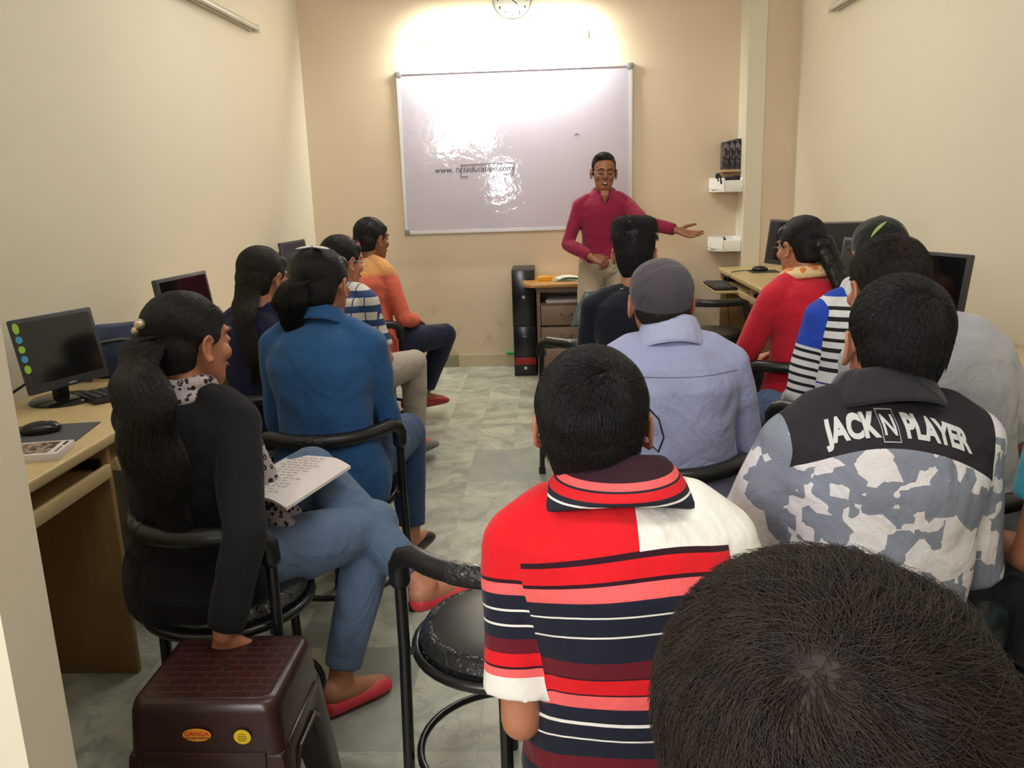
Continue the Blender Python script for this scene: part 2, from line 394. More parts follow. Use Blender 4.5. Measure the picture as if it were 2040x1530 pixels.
def person(label, x, y, rz, ztop, skin=0, fem=False, sw=.152, lean=4, slump=.02, head_yaw=0, head_pitch=8, head_roll=0, head_dx=0, head_dy=0,
           shirt=None, sleeve=1.0, shirt_infl=.012, collar_w=1.0, scalp=None, free_legs=False, shirt_hem=.47, trousers=None, shoes=None, hair='short', hair_n=5000, hairm=None,
           elbows=None, wrists=None, hands=None, knees=None, ankles=None, c0z=.58, standing=False, bulk=1.0, closed=False, glasses=None,
           whorl=(0, -.07, .10), hair_len=.022, hair_lift=.006, mouth_open=False, fold=.0035, voxel=.0052, collar=None, seed=0., neck_r=None, nk=.235, shoulder_drop=0., hair_r=.0006, bare_arms=False, calf_bare=False):
    Rz = rotz(rz); org = np.array([x, y, 0.0])
    def L(p): return (np.asarray(p, float)-org)@Rz      # world -> local
    def G(v, d):                                         # ('w',x,y,z) gives a world target
        if v is None: return np.array(d, float)
        return L(v[1:]) if v[0] == 'w' else np.array(v, float)
    nbz = ztop-nk; c0 = np.array([0, 0, c0z]); T = nbz-c0z; la = rad(lean)
    nb = np.array([head_dx*.5, T*math.tan(la)+.0, nbz])
    def sp(t):
        a = c0+(nb-c0)*t; a = a.copy(); a[1] -= slump*math.sin(min(1, max(0, t))*PI); return a
    hs = 1.0
    HR = rotz(rad(head_yaw))@rotx(-rad(head_pitch))@roty(rad(head_roll)); ho = nb+np.array([head_dx*.5, .040+head_dy, nk-.122])
    # --- body
    b = MB(); X = (1, 0, 0); Yv = np.array([0, math.cos(la), -math.sin(la)])
    ts = [-.26, -.18, 0, .25, .5, .72, .86, .95, 1.02]; rx = np.array([.11, .155, .168, .146, .148, .166, .164, .122, .058])*bulk; ry = np.array([.09, .125, .130, .108, .112, .118, .108, .090, .055])*bulk
    if fem: rx = rx*np.array([1, 1.04, 1.06, .95, .93, .95, .92, .9, .9])
    hz0 = .42 if not standing else c0z-.10
    cs = [sp(t) for t in ts]
    if not standing: cs[0][2] = c0z-.085; cs[1][2] = c0z-.06
    else: cs[0][2] = c0z-.10; cs[1][2] = c0z-.06
    b.loft(cs, rx, ry, X, Yv, 28)
    nr = neck_r or (.046 if fem else .054)
    b.tube([sp(.9), nb+np.array([0, 0, .01]), ho+HR@np.array([0, -.022, -.05]), ho+HR@np.array([0, -.015, 0])], [nr*1.25, nr*1.1, nr, nr], 20)
    sj = {}
    for s in (-1, 1):
        j = sp(.84)+np.array([s*sw, 0, -shoulder_drop]); sj[s] = j
        b.tube([sp(.99)+np.array([s*.03, -.005, 0]), (sp(.93)+j)/2+np.array([s*.02, 0, .012]), j], [.034, .040, .045], 14, True)
    if fem:
        for s in (-1, 1): b.ell(sp(.60)+np.array([s*.065, .10, 0]), (.058, .05, .058))
    hd = head_mb(b, fem, mouth_open=mouth_open); hd.xf(HR*hs, ho); b.add(hd.arrays(), hd.F)
    el = {}; wr = {}
    for s, k in ((-1, 0), (1, 1)):
        e = G(elbows and elbows[k], (s*(sw+.05), .02, sj[s][2]-.27)); e = limb(sj[s], e, .275); el[s] = e
        wv = G(wrists and wrists[k], (s*.09, .30, c0z+.10)); wv = limb(e, wv, .245); wr[s] = wv
        b.tube([sj[s], sj[s]*.65+e*.35, e], [.046*bulk, .041*bulk, .034], 16, True); b.tube([e, e*.7+wv*.3, wv], [.034, .035, .024], 16, True)
        hp = (hands and hands[k]) or {}
        d = G(hp.get('d'), None) if False else (np.array(hp['d']) if 'd' in hp else nrm(wv-e)*.7+np.array([-s*.1, .2, -.15]))
        nn = np.array(hp.get('n', (s*.25, 0, 1.0)))
        hand(b, wv, d, nn, hp.get('side', -s), hp.get('curl', .35), hp.get('spread', .08), 1.0 if not fem else .92, hp.get('curls'), hp.get('thumb', .8))
    kn = {}; an = {}; hj = {}
    for s, k in ((-1, 0), (1, 1)):
        h = c0+np.array([s*.085, .02, -.02]); hj[s] = h
        kk = G(knees and knees[k], (s*.14, .45, c0z-.02) if not standing else (s*.10, .05, .48)); kk = limb(h, kk, .43); kn[s] = kk
        aa = G(ankles and ankles[k], (s*.14, .42, .09) if not standing else (s*.10, 0, .09)); aa = aa if free_legs else limb(kk, aa, max(.36, min(.42, kk[2]-.085) if abs(aa[0]-kk[0])+abs(aa[1]-kk[1]) < .2 else .41)); an[s] = aa
        b.tube([h, h*.5+kk*.5, kk], [.088*bulk, .074*bulk, .055], 18, True); b.tube([kk, kk*.65+aa*.35, aa], [.054, .052, .034], 18, True)
        fd = nrm([kk[0]-h[0], kk[1]-h[1], 0]) if np.linalg.norm((kk-h)[:2]) > .1 else np.array([0, 1.0, 0])
        b.tube([aa+np.array([0, 0, -.01])-fd*.02, aa+fd*.06+np.array([0, 0, -.035]), aa+fd*.14+np.array([0, 0, -.055])], [.036, .033, .024], 14, True)
    me, V = remesh(b, voxel, 4)
    root = finish(me, 'person', SKIN[skin], None); root.location = org; root.rotation_euler = (0, 0, rz); tag(root, label, 'person')
    eyes_parts(root, (HR, ho), closed, glasses)
    # --- trousers
    if trousers:
        tb = MB(); i = .012
        tt = [-.26, -.18, 0, .10]; cs2 = [cs[0].copy(), cs[1].copy(), sp(0), sp(.12 if standing else .10)]
        tb.loft(cs2, np.array([.12, .165, .168, .150])*bulk+i, np.array([.10, .135, .130, .115])*bulk+i, X, Yv, 28)
        for s in (-1, 1):
            h, kk, aa = hj[s], kn[s], an[s]; tb.tube([h, h*.5+kk*.5, kk], [.092*bulk+i*.6, .080*bulk+i, .058+i], 20, True)
            end = aa+(kk-aa)*(.12 if not calf_bare else .2)
            tb.tube([kk, kk*.65+aa*.35, end], [.058+i, .054+i*1.2, .040+i*1.1], 20); tb.ell(kk, (.06+i,)*3)
        volume(tb, 'trousers', trousers, root, .006, 4, fold*.8, 30, seed+2)
    # --- shoes
    if shoes:
        for s in (-1, 1):
            h, kk, aa = hj[s], kn[s], an[s]; fd = nrm([kk[0]-h[0], kk[1]-h[1], 0]) if np.linalg.norm((kk-h)[:2]) > .1 else np.array([0, 1.0, 0])
            sd = np.cross(fd, (0, 0, 1.0)); z = max(.0, aa[2]-.088)
            q = lambda t, zz: np.array([aa[0], aa[1], z+zz])+fd*t
            sb = MB(); sb.loft([q(t, zz) for t, zz in ((-.075, .035), (-.05, .042), (0, .046), (.06, .038), (.12, .030), (.16, .024), (.185, .020))],
                    [.015, .034, .038, .042, .046, .040, .018], [.022, .040, .045, .037, .029, .022, .013], sd, (0, 0, 1.0), 18)
            volume(sb, 'shoe', shoes, root, .005, 3)
    # --- shirt
    sh = None
    if shirt:
        i = shirt_infl; sb = MB()
        ts2 = [0, .25, .5, .72, .86, .95, 1.0, 1.03]; cst = [sp(t) for t in ts2]; g_ = .88 if fem else 1; r1 = list(rx[2:8]+i*1.1)+[.086*g_, .074*g_]; r2 = list(ry[2:8]+i*1.1)+[.084*g_, .072*g_]
        cst = [np.array([0, -.005, shirt_hem]), np.array([0, -.003, (shirt_hem+c0z)/2])]+cst
        r1 = [rx[2]+i*1.2, rx[2]+i*1.4]+r1; r2 = [ry[2]+i*.8, ry[2]+i]+r2
        sb.loft(cst, r1, r2, X, Yv, 32)
        bones = [(c0+np.array([q_, 0, -.1]), sp(.86)+np.array([q_*.8, 0, 0]), r_, 0, 0) for q_, r_ in ((0, .15), (-.088, .088), (.088, .088))]
        if fem:
            for s in (-1, 1): sb.ell(sp(.60)+np.array([s*.065, .10, 0]), (.062+i*.4,)*3)
        for s in (-1, 1):
            j = sj[s]; sb.tube([sp(.97)+np.array([s*.04, -.005, 0]), (sp(.94)+j)/2+np.array([s*.02, 0, .018]), j], [.040+i*.6, .046+i*.8, .050+i*.8], 16, True)
            bones.append((j+np.array([s*.008, 0, 0]), el[s] if sleeve > 1 else j+(el[s]-j)*sleeve, .060, 1, 0))
            if sleeve <= 1.0:
                end = j+(el[s]-j)*sleeve; sb.tube([j, j*.5+end*.5, end], [.050*bulk+i*.7, .046*bulk+i*.8, .045*bulk+i], 20); sb.ell(j, (.050*bulk+i*.7,)*3)
            else:
                e = el[s]; wv = wr[s]; f = sleeve-1.0; end = e+(wv-e)*f
                sb.tube([j, j*.6+e*.4, e], [.050*bulk+i*.7, .043*bulk+i*.8, .036+i*.8], 20, True)
                sb.tube([e, e*.6+end*.4, end-nrm(end-e)*.01, end], [.036+i*.8, .037+i*.8, .029+i*.7, .028+i*.5], 20)
                bones.append((e, wv, .05, 1, .275))
        sh = volume(sb, 'shirt', shirt, root, .0055, 8, fold*2.6, 20, seed, bones=bones)
    # --- collar
    if collar:
        cm, hh = collar; prof = [(.002, -.030), (-.003, .008), (-.003, .028), (.002, .034), (.010, .029), (.022, .006), (.036, -.022), (.033, -.030), (.020, -.026), (.008, -.012)]
        A = np.linspace(0, 2*PI, 48, endpoint=False); V = []; F = []; cc = sp(1.0)+np.array([0, .000, .022]); k = len(prof)
        for a in A:
            for pr, pz in prof:
                q = np.array([(nr*1.18+.004+pr*collar_w)*math.cos(a), (nr*1.12+.004+pr*.95*(.5+.5*collar_w))*math.sin(a), pz*hh+.010*(-math.sin(a))-.012*(abs(math.cos(a))**2)*(pr/.026)])
                if math.sin(a) > .75: q[2] -= .02*(math.sin(a)-.75)*4
                V.append(cc+rotx(-la-.10)@q)
        for i in range(48):
            for jn in range(k): F.append((i*k+jn, ((i+1) % 48)*k+jn, ((i+1) % 48)*k+(jn+1) % k, i*k+(jn+1) % k))
        cb = MB(); cb.add(V, F); co = cb.build('collar', cm, root, smooth=1.2)
        md = co.modifiers.new('s', 'SUBSURF'); md.levels = 1; md.render_levels = 1
    # --- hair
    hm = hairm or HAIR; H = (HR, ho); cap = None
    def hv(mb, nm, fold=.0015, iters=4, par=root, vox=.005):
        mb.xf(HR, ho); return volume(mb, nm, hm, par, vox, iters, fold, 160, seed)
    wh = np.array(whorl)
    def fl_short(p):
        d = p-wh; d = nrm(d); d = d+np.array([0, 0, -.25]); sw_ = np.cross(nrm(wh), d)*.35
        return d+sw_
    if hair == 'short':
        hb = short_base()
        cap = hv(hb, 'hair')
        hair_strands(cap.data, H, cap, hair_n, fl_short, lambda p: hair_len*(.45 if p[2] < 0 else 1.0), lambda p: hair_lift*(.35 if p[2] < .0 else 1.0), hm, r0=hair_r, mask=lambda p: True)
    elif hair == 'flat':
        hb = MB(); hb.ell((0, -.028, .050), (.083, .100, .085), seg=28); hb.loft([(0, -.03, .05), (0, -.022, .10), (0, -.015, .132), (0, -.012, .142)], [.084, .083, .076, .060], [.098, .097, .088, .070], X, (0, 1, 0), 24)
        hb2 = short_base(); hb.add(hb2.arrays(), hb2.F); cap = hv(hb, 'hair')
        hair_strands(cap.data, H, cap, hair_n, lambda p: np.array([p[0]*3, .3 if p[2] > .05 else -.1, -1.0 if p[2] < .09 else .2]), hair_len, lambda p: .018 if p[2] > .08 else .005, hm, r0=hair_r, rnd=.4)
    elif hair == 'side':
        hb = MB(); hb.ell((0, -.032, .055), (.080, .096, .083), seg=28); hb.ell((.010, .018, .104), (.058, .050, .028), rotx(.25)); hb.ell((0, -.056, -.008), (.066, .056, .056), seg=20)
        for s in (-1, 1): hb.ell((s*.070, .004, .022), (.007, .020, .030))
        cap = hv(hb, 'hair'); hair_strands(cap.data, H, cap, hair_n, lambda p: np.array([.8 if p[2] > .09 else p[0]*2, -.6, -.2 if p[2] > .07 else -1.0]), .03, .004, hm, r0=hair_r)
    elif hair == 'messy':
        hb = MB(); hb.ell((0, -.022, .050), (.088, .108, .090), seg=28); hb.ell((0, -.056, -.008), (.075, .066, .066), seg=20)
        hb.ell((0, -.02, .06), (.090, .106, .086), seg=28)
        cap = hv(hb, 'hair', .003); hair_strands(cap.data, H, cap, hair_n, fl_short, hair_len, lambda p: hair_lift*rng.uniform(.3, 1.5), hm, r0=hair_r, rnd=.38, segs=7, mask=lambda p: all(np.linalg.norm(p-np.array(q[:3])) > q[3]*rng.uniform(.3, 1.2) for q in (scalp or [])))
        if scalp:
            a = N('hair_over_scalp'); tc = a.obj(); a.b.inputs['Roughness'].default_value = .5; prev = hm.node_tree.nodes['Principled BSDF'].inputs['Base Color'].default_value[:]; src = None
            nz = a.n('TexNoise', i_Scale=70.0, i_Detail=3.0); a.l(tc, 'Object', nz, 'Vector')
            for q in scalp:
                wq = ho+HR@np.array(q[:3]); dd = a.n('VectorMath', operation='DISTANCE'); a.l(tc, 'Object', dd, 0); dd.inputs[1].default_value = wq.tolist(); mr = a.n('MapRange'); mr.inputs[1].default_value = q[3]*1.3; mr.inputs[2].default_value = q[3]*.2; a.l(dd, 'Value', mr, 0)
                mm = a.math('MULTIPLY', (mr, 0), (nz, 0)); mm = a.math('MULTIPLY', (mm, 0), .8); mx = a.mix((mm, 0), (src, 2) if src else tuple(prev), srgb(150, 92, 52)); src = mx
            a.l(src, 2, a.b, 'Base Color'); cap.data.materials.clear(); cap.data.materials.append(a.m)
    elif hair in ('gathered', 'long', 'bun'):
        hb = MB(); hb.ell((0, -.024, .048), (.083, .101, .084), seg=28); hb.ell((0, -.060, .0), (.074, .064, .070), seg=22); hb.ell((0, -.045, -.035), (.060, .045, .040))
        for s in (-1, 1): hb.ell((s*.071, .006, .032), (.012, .034, .032), rotz(s*.12)); hb.ell((s*.056, .032, .066), (.020, .026, .030))
        cap = hv(hb, 'hair', .001)
        tgt = np.array([0, -.115, -.02]) if hair != 'high' else np.array([0, -.12, .06])
        hair_strands(cap.data, H, cap, hair_n, lambda p: nrm(tgt-p)+np.array([0, 0, -.1]), .07, .0015, hm, segs=6, r0=hair_r, rnd=.06)
    return dict(root=root, H=H, sp=sp, cap=cap, hm=hm, sj=sj, el=el, wr=wr, L=L, shirt=sh, kn=kn, an=an, hj=hj, c0=c0, nb=nb, Rz=Rz, org=org)

def tail(P, pts, radii, n=1500, world=False, braid=False, flat=.75, wav=.0, name='ponytail'):
    """a tail of hair along pts (local frame), volume plus strands"""
    pts = np.array([P['L'](p) for p in pts]) if world else np.array(pts, float)
    tt = np.linspace(0, len(pts)-1, (len(pts)-1)*8+1); dense = np.stack([np.interp(tt, range(len(pts)), pts[:, k]) for k in range(3)], 1)
    for _ in range(6): dense[1:-1] = (dense[:-2]+dense[2:]+2*dense[1:-1])/4
    rr = np.interp(tt, range(len(pts)), radii); s = np.arange(len(dense))
    b = MB()
    if braid:
        for ph in (0, 2*PI/3, 4*PI/3):
            off = np.stack([np.sin(s*.55+ph)*rr*.55, np.cos(s*1.1+ph*2)*rr*.25, np.zeros(len(s))], 1); b.tube(dense+off, rr*.62, 10, True)
    else: b.loft(dense, rr*.84, rr*flat*.84, (1, 0, 0), (0, 1, 0), 18)
    o = volume(b, 'braid' if braid else name, P['hm'], P['root'], .005, 3, .003, 60)
    SG = 14; lines = []
    for i in range(n):
        a = rng.uniform(0, 2*PI); q = math.sqrt(rng.uniform(.5, 1.12 if braid else 1.5)); st = rng.uniform(0, .35); en = min(1.03, st+rng.uniform(.35, .8)); ph = rng.uniform(0, 6); am = rng.normal()*.15
        u = np.clip(np.linspace(st, en, SG), 0, 1)*(len(dense)-1); c = np.stack([np.interp(u, s, dense[:, k]) for k in range(3)], 1); r = np.interp(u, s, rr)*q
        a2 = a+am*np.sin(u*.25+ph)+(u*.25 if braid else 0)
        off = np.stack([np.cos(a2)*r, np.sin(a2)*r*flat, 0*u], 1); off[:, 0] += wav*np.sin(u*.5+a*1.0); lines.append(c+off)
    A = np.array(lines, dtype=np.float32)
    cv = bpy.data.hair_curves.new('hair_strands'); cv.add_curves([SG]*n)
    cv.attributes['position'].data.foreach_set('vector', A.reshape(-1)) if 'position' in cv.attributes else cv.position_data.foreach_set('vector', A.reshape(-1))
    ra = cv.attributes.get('radius') or cv.attributes.new('radius', 'FLOAT', 'POINT'); ra.data.foreach_set('value', np.tile(np.linspace(.0008, .0003, SG), n).astype(np.float32))
    cv.materials.append(P['hm']); ob = bpy.data.objects.new('hair_strands', cv); C.objects.link(ob); ob.parent = o; ob['kind'] = 'stuff'
    return o

# ------------------------------------------------------------------ the room
XL, XR, YB, YR, ZC = -1.85, 1.85, 6.86, -1.5, 3.2
def wallmat(name, c1, c2, stain=0.0):
    a = N(name); tc = a.obj(); nz = a.n('TexNoise', i_Scale=1.3, i_Detail=5.0); a.l(tc, 'Object', nz, 'Vector')
    mx = a.mix((nz, 0), c1, c2); out = mx
    if stain:
        n2 = a.n('TexNoise', i_Scale=6.0, i_Detail=8.0); a.l(tc, 'Object', n2, 'Vector'); sx = a.n('SeparateXYZ'); a.l(tc, 'Object', sx, 0)
        mr = a.n('MapRange'); mr.inputs[1].default_value = .56; mr.inputs[2].default_value = .75; a.l(n2, 0, mr, 0)
        lo = a.n('MapRange'); lo.inputs[1].default_value = .75; lo.inputs[2].default_value = .05; a.l(sx, 2, lo, 0)
        f = a.math('MULTIPLY', (mr, 0), (lo, 0)); f = a.math('MULTIPLY', (f, 0), stain); out = a.mix((f, 0), (mx, 2), srgb(150, 120, 92))
    a.l(out, 2, a.b, 'Base Color'); a.b.inputs['Roughness'].default_value = .62; a.b.inputs['Specular IOR Level'].default_value = .3
    nb = a.n('TexNoise', i_Scale=35.0, i_Detail=4.0); a.l(tc, 'Object', nb, 'Vector'); a.bump(nb, 0, .12, .004); return a.m
CREAM = wallmat('cream_wall_paint', srgb(222, 214, 194), srgb(228, 220, 201))
PEACH = wallmat('peach_wall_paint', srgb(214, 194, 168), srgb(220, 201, 176), .8)
CEIL = wallmat('ceiling_paint', srgb(240, 238, 232), srgb(244, 242, 238))
def floor_mat():
    a = N('marble_tile_floor'); tc = a.obj()
    mp = a.n('Mapping'); mp.inputs['Location'].default_value = (0.0, 0.115, 0); a.l(tc, 'Object', mp, 'Vector')
    sx = a.n('SeparateXYZ'); a.l(mp, 0, sx, 0)
    TX, TY = .215, .525
    row = a.math('FLOOR', (a.math('DIVIDE', (sx, 1), TY), 0)); colx = a.math('DIVIDE', (sx, 0), TX); col = a.math('FLOOR', (colx, 0))
    cb = a.n('CombineXYZ'); a.l(col, 0, cb, 0); a.l(row, 0, cb, 1); wn = a.n('TexWhiteNoise'); a.l(cb, 0, wn, 'Vector')
    # veins, shifted per tile
    add = a.n('VectorMath', operation='MULTIPLY_ADD'); a.l(wn, 'Color', add, 0); add.inputs[1].default_value = (9, 9, 9); a.l(mp, 0, add, 2)
    nz = a.n('TexNoise', i_Scale=3.0, i_Detail=7.0, i_Distortion=1.6, i_Roughness=.6); a.l(add, 0, nz, 'Vector')
    v = a.n('ValToRGB'); e = v.color_ramp.elements; e[0].position = .36; e[0].color = srgb(150, 152, 140); e[1].position = .60; e[1].color = srgb(196, 196, 178); a.l(nz, 0, v, 0)
    n2 = a.n('TexNoise', i_Scale=2.2, i_Detail=6.0, i_Distortion=2.5); a.l(add, 0, n2, 'Vector')
    th = a.math('SUBTRACT', (n2, 0), .5); th = a.math('ABSOLUTE', (th, 0)); vr = a.n('MapRange'); vr.inputs[1].default_value = .0; vr.inputs[2].default_value = .02; vr.inputs[3].default_value = .45; vr.inputs[4].default_value = 0; a.l(th, 0, vr, 0)
    m1 = a.mix((vr, 0), (v, 0), srgb(128, 130, 120))
    dk = a.math('GREATER_THAN', (wn, 'Value'), .90); dk = a.math('MULTIPLY', (dk, 0), .75); m2 = a.mix((dk, 0), (m1, 2), srgb(140, 144, 138))
    tn = a.n('MapRange'); tn.inputs[3].default_value = .90; tn.inputs[4].default_value = 1.06; a.l(wn, 'Value', tn, 0)
    m3 = a.n('VectorMath', operation='SCALE'); a.l(m2, 2, m3, 0); a.l(tn, 0, m3, 'Scale')
    fx = a.math('FRACT', (colx, 0)); fy = a.math('FRACT', (a.math('DIVIDE', (sx, 1), TY), 0))
    gx = a.math('LESS_THAN', (fx, 0), .010); gy = a.math('LESS_THAN', (fy, 0), .005); g = a.math('MAXIMUM', (gx, 0), (gy, 0)); g = a.math('MULTIPLY', (g, 0), .45)
    m4 = a.mix((g, 0), (m3, 0), srgb(135, 135, 122)); a.l(m4, 2, a.b, 'Base Color')
    a.b.inputs['Roughness'].default_value = .34; a.b.inputs['Specular IOR Level'].default_value = .4
    rn = a.n('MapRange'); rn.inputs[3].default_value = .28; rn.inputs[4].default_value = .5; a.l(nz, 0, rn, 0); a.l(rn, 0, a.b, 'Roughness'); return a.m
def S(name, mb, m, bevel=0): o = mb.build(name, m, bevel=bevel); o['kind'] = 'structure'; return o
S('floor', MB().box((0, (YB+YR)/2, -.05), (XR-XL+.4, YB-YR+.4, .1)), floor_mat())
S('ceiling', MB().box((0, (YB+YR)/2, ZC+.05), (XR-XL+.4, YB-YR+.4, .1)), CEIL)
S('wall_back', MB().box((0, YB+.1, ZC/2), (XR-XL+.4, .2, ZC)), PEACH)
S('wall_left', MB().box((XL-.1, (YB+YR)/2, ZC/2), (.2, YB-YR, ZC)), CREAM)
S('wall_right', MB().box((XR+.1, (YB+YR)/2, ZC/2), (.2, YB-YR, ZC)), CREAM)
# rear wall behind the photographer with two high windows and a glazed door strip
rw = MB(); wins = [(-1.18, 2.38, .64, .70), (-.80, 1.5, .44, .64), (-1.66, 2.25, .28, .64)]
xs = sorted(set([XL, XR]+[a-c/2 for a, b, c, d in wins]+[a+c/2 for a, b, c, d in wins])); zz = sorted(set([0, ZC]+[b-d/2 for a, b, c, d in wins]+[b+d/2 for a, b, c, d in wins]))
for i in range(len(xs)-1):
    for j in range(len(zz)-1):
        cx, cz = (xs[i]+xs[i+1])/2, (zz[j]+zz[j+1])/2
        if any(abs(cx-a) < c/2 and abs(cz-b) < d/2 for a, b, c, d in wins): continue
        rw.box((cx, YR-.075, cz), (xs[i+1]-xs[i], .15, zz[j+1]-zz[j]))
S('wall_rear', rw, CREAM)
for k, (a_, b_, c_, d_) in enumerate(wins):
    f = MB()
    for s in (-1, 1): f.box((a_+s*(c_/2-.02), YR-.05, b_), (.04, .05, d_)); f.box((a_, YR-.05, b_+s*(d_/2-.02)), (c_, .05, .04))
    S('window_%d' % (k+1), f, mat('white_window_frame', srgb(230, 228, 220), .4))
# pilaster between the alcove and the right wall: cream strip and peach face
S('trim_1', MB().box((1.548, 6.73, ZC/2), (.128, .26, ZC)), CREAM)
S('trim_2', MB().box((1.731, 6.735, ZC/2), (.238, .25, ZC)), PEACH)
# wall end of the doorway on the near left
S('wall_front', MB().box((-1.315, 1.12, .875), (1.07, .11, 1.75)), CREAM)
SKT = N('marble_skirting'); tc = SKT.obj(); nz = SKT.n('TexNoise', i_Scale=4.0, i_Detail=5.0, i_Distortion=1.); SKT.l(tc, 'Object', nz, 'Vector'); sx = SKT.n('SeparateXYZ'); SKT.l(tc, 'Object', sx, 0)
q1 = SKT.math('GREATER_THAN', (sx, 0), -1.05); q2 = SKT.math('LESS_THAN', (sx, 0), -.74); q3 = SKT.math('MULTIPLY', (q1, 0), (q2, 0))
mA = SKT.mix((nz, 0), srgb(190, 176, 146), srgb(206, 192, 164)); mB = SKT.mix((nz, 0), srgb(128, 124, 104), srgb(168, 160, 136)); mC = SKT.mix((q3, 0), (mA, 2), (mB, 2)); SKT.l(mC, 2, SKT.b, 'Base Color'); SKT.b.inputs['Roughness'].default_value = .4
S('baseboard_back', MB().box((-.185, YB-.006, .05), (3.33, .012, .10)), SKT.m)
S('baseboard_left', MB().box((XL+.006, 4.0, .05), (.012, 5.6, .10)), SKT.m)
S('baseboard_right', MB().box((XR-.006, 3.6, .05), (.012, 5.9, .10)), SKT.m)

# ------------------------------------------------------------------ lamps, clock, board
def batten(label, loc, rz, L, lit=False, group=None):
    t = empty('tube_light', loc, rz); tag(t, label, 'lamp', group)
    MB().box((0, .018, .0), (L, .036, .05)).build('housing', mat('grey_white_enamel', srgb(190, 184, 168), .4), t, bevel=.006)
    m = mat('lit_tube', (1, 1, 1, 1), .5, emit=(1, 1, .93, 1), es=40) if lit else mat('unlit_tube', srgb(212, 208, 196), .3)
    MB().tube([(-L/2+.01, .055, -.012), (L/2-.01, .055, -.012)], .014, 16).build('tube', m, t)
    for s in (-1, 1): MB().box((s*(L/2-.01), .045, -.01), (.02, .055, .05)).build('end_cap', mat('end_cap_white', srgb(222, 218, 206), .4), t, bevel=.005)
    return t
batten('lit white tube light above the whiteboard', (-.275, YB, 2.535), PI, 1.24, True)
batten('unlit tube light high on the left wall', (XL, 5.12, 2.475), -PI/2, 1.2)
batten('unlit tube light high on the right wall', (XR, 5.2, 2.47), PI/2, 1.2)
ck = empty('wall_clock', (-.218, YB, 2.79)); tag(ck, 'round white wall clock above the lit tube light', 'clock')
RX = rotx(PI/2)
MB().lathe([(0, 0), (.150, 0), (.152, .02), (.145, .035), (.138, .030), (.136, .018), (0, .016)], seg=48).xf(RX).build('case', mat('clock_rim_grey', srgb(150, 148, 142), .3), ck)
MB().lathe([(0, .0165), (.1355, .0165), (.1355, .0185), (0, .0185)], seg=48).xf(RX).build('dial', mat('clock_dial_white', srgb(238, 236, 228), .5), ck)
for i in range(12):
    h = i+1; a_ = PI/2-h*PI/6; t = text_mb(str(h), .030, .0006); t.xf(RX, (.108*math.cos(a_), -.0205, .108*math.sin(a_))); t.build('numeral', mat('numeral_black', (.004, .004, .004, 1), .8, spec=.1), ck, smooth=0)
for nm, an_, L_ in (('hour_hand', PI/2-rad(130), .06), ('minute_hand', PI/2+rad(48), .09)):
    MB().box((L_/2-.01, 0, .0225), (L_, .006, .002)).xf(rotz(an_)).xf(RX).build(nm, INK, ck)
# whiteboard
bx0, bx1, bz0, bz1 = -1.12, .675, 1.09, 2.312; bc = ((bx0+bx1)/2, (bz0+bz1)/2)
wb = empty('whiteboard', (bc[0], YB, bc[1])); tag(wb, 'large framed whiteboard with faint writing on the back wall', 'whiteboard')
W_, H_ = bx1-bx0, bz1-bz0
a = N('whiteboard_gloss'); a.b.inputs['Base Color'].default_value = srgb(196, 186, 200); a.b.inputs['Roughness'].default_value = .045; a.b.inputs['Specular IOR Level'].default_value = .75
tc = a.obj(); nz = a.n('TexNoise', i_Scale=16.0, i_Detail=2.5, i_Distortion=.8); a.l(tc, 'Object', nz, 'Vector'); n2 = a.n('TexNoise', i_Scale=2.5, i_Detail=1.0); a.l(tc, 'Object', n2, 'Vector')
s_ = a.math('MULTIPLY_ADD', (n2, 0), .0, (nz, 0)); a.bump(s_, 0, .13, .006)
b = MB(); b.box((0, -.012, 0), (W_-.02, .012, H_-.02)); b.build('board', a.m, wb)
f = MB(); fr = mat('aluminium_frame', srgb(205, 203, 200), .35, .3)
for s in (-1, 1): f.box((s*(W_/2-.010), -.013, 0), (.020, .026, H_)); f.box((0, -.013, s*(H_/2-.010)), (W_, .026, .020))
f.build('frame', fr, wb)
for sx_ in (-1, 1):
    for sz_ in (-1, 1): MB().box((sx_*(W_/2-.018), -.015, sz_*(H_/2-.018)), (.044, .034, .044)).build('corner_cap', mat('corner_cap_grey', srgb(140, 138, 136), .5), wb, bevel=.005)
t = text_mb('www. hcteducation.com', .062, .0, .25); t.xf(rotx(PI/2), (-.155-0.18, -.0192, 1.575-bc[1])); tt_ = t.build('handwriting', INK, wb, smooth=0)
t2 = MB()
for seg in ([(-.43, .035), (-.10, .042), (-.02, .040)], [(-.43, .035), (-.435, -.05), (-.38, -.055)], [(-.02, .04), (-.02, -.04), (-.10, -.05)]):
    t2.tube([(x_-.0, -.0190, 1.575-bc[1]+z_) for x_, z_ in seg], .0022, 5)
t2.tube([(.485-.03, -.019, .105), (.47+.0, -.019, .118), (.492, -.019, .105)], .0015, 5)
t2.build('pen_strokes', INK, wb, smooth=0)

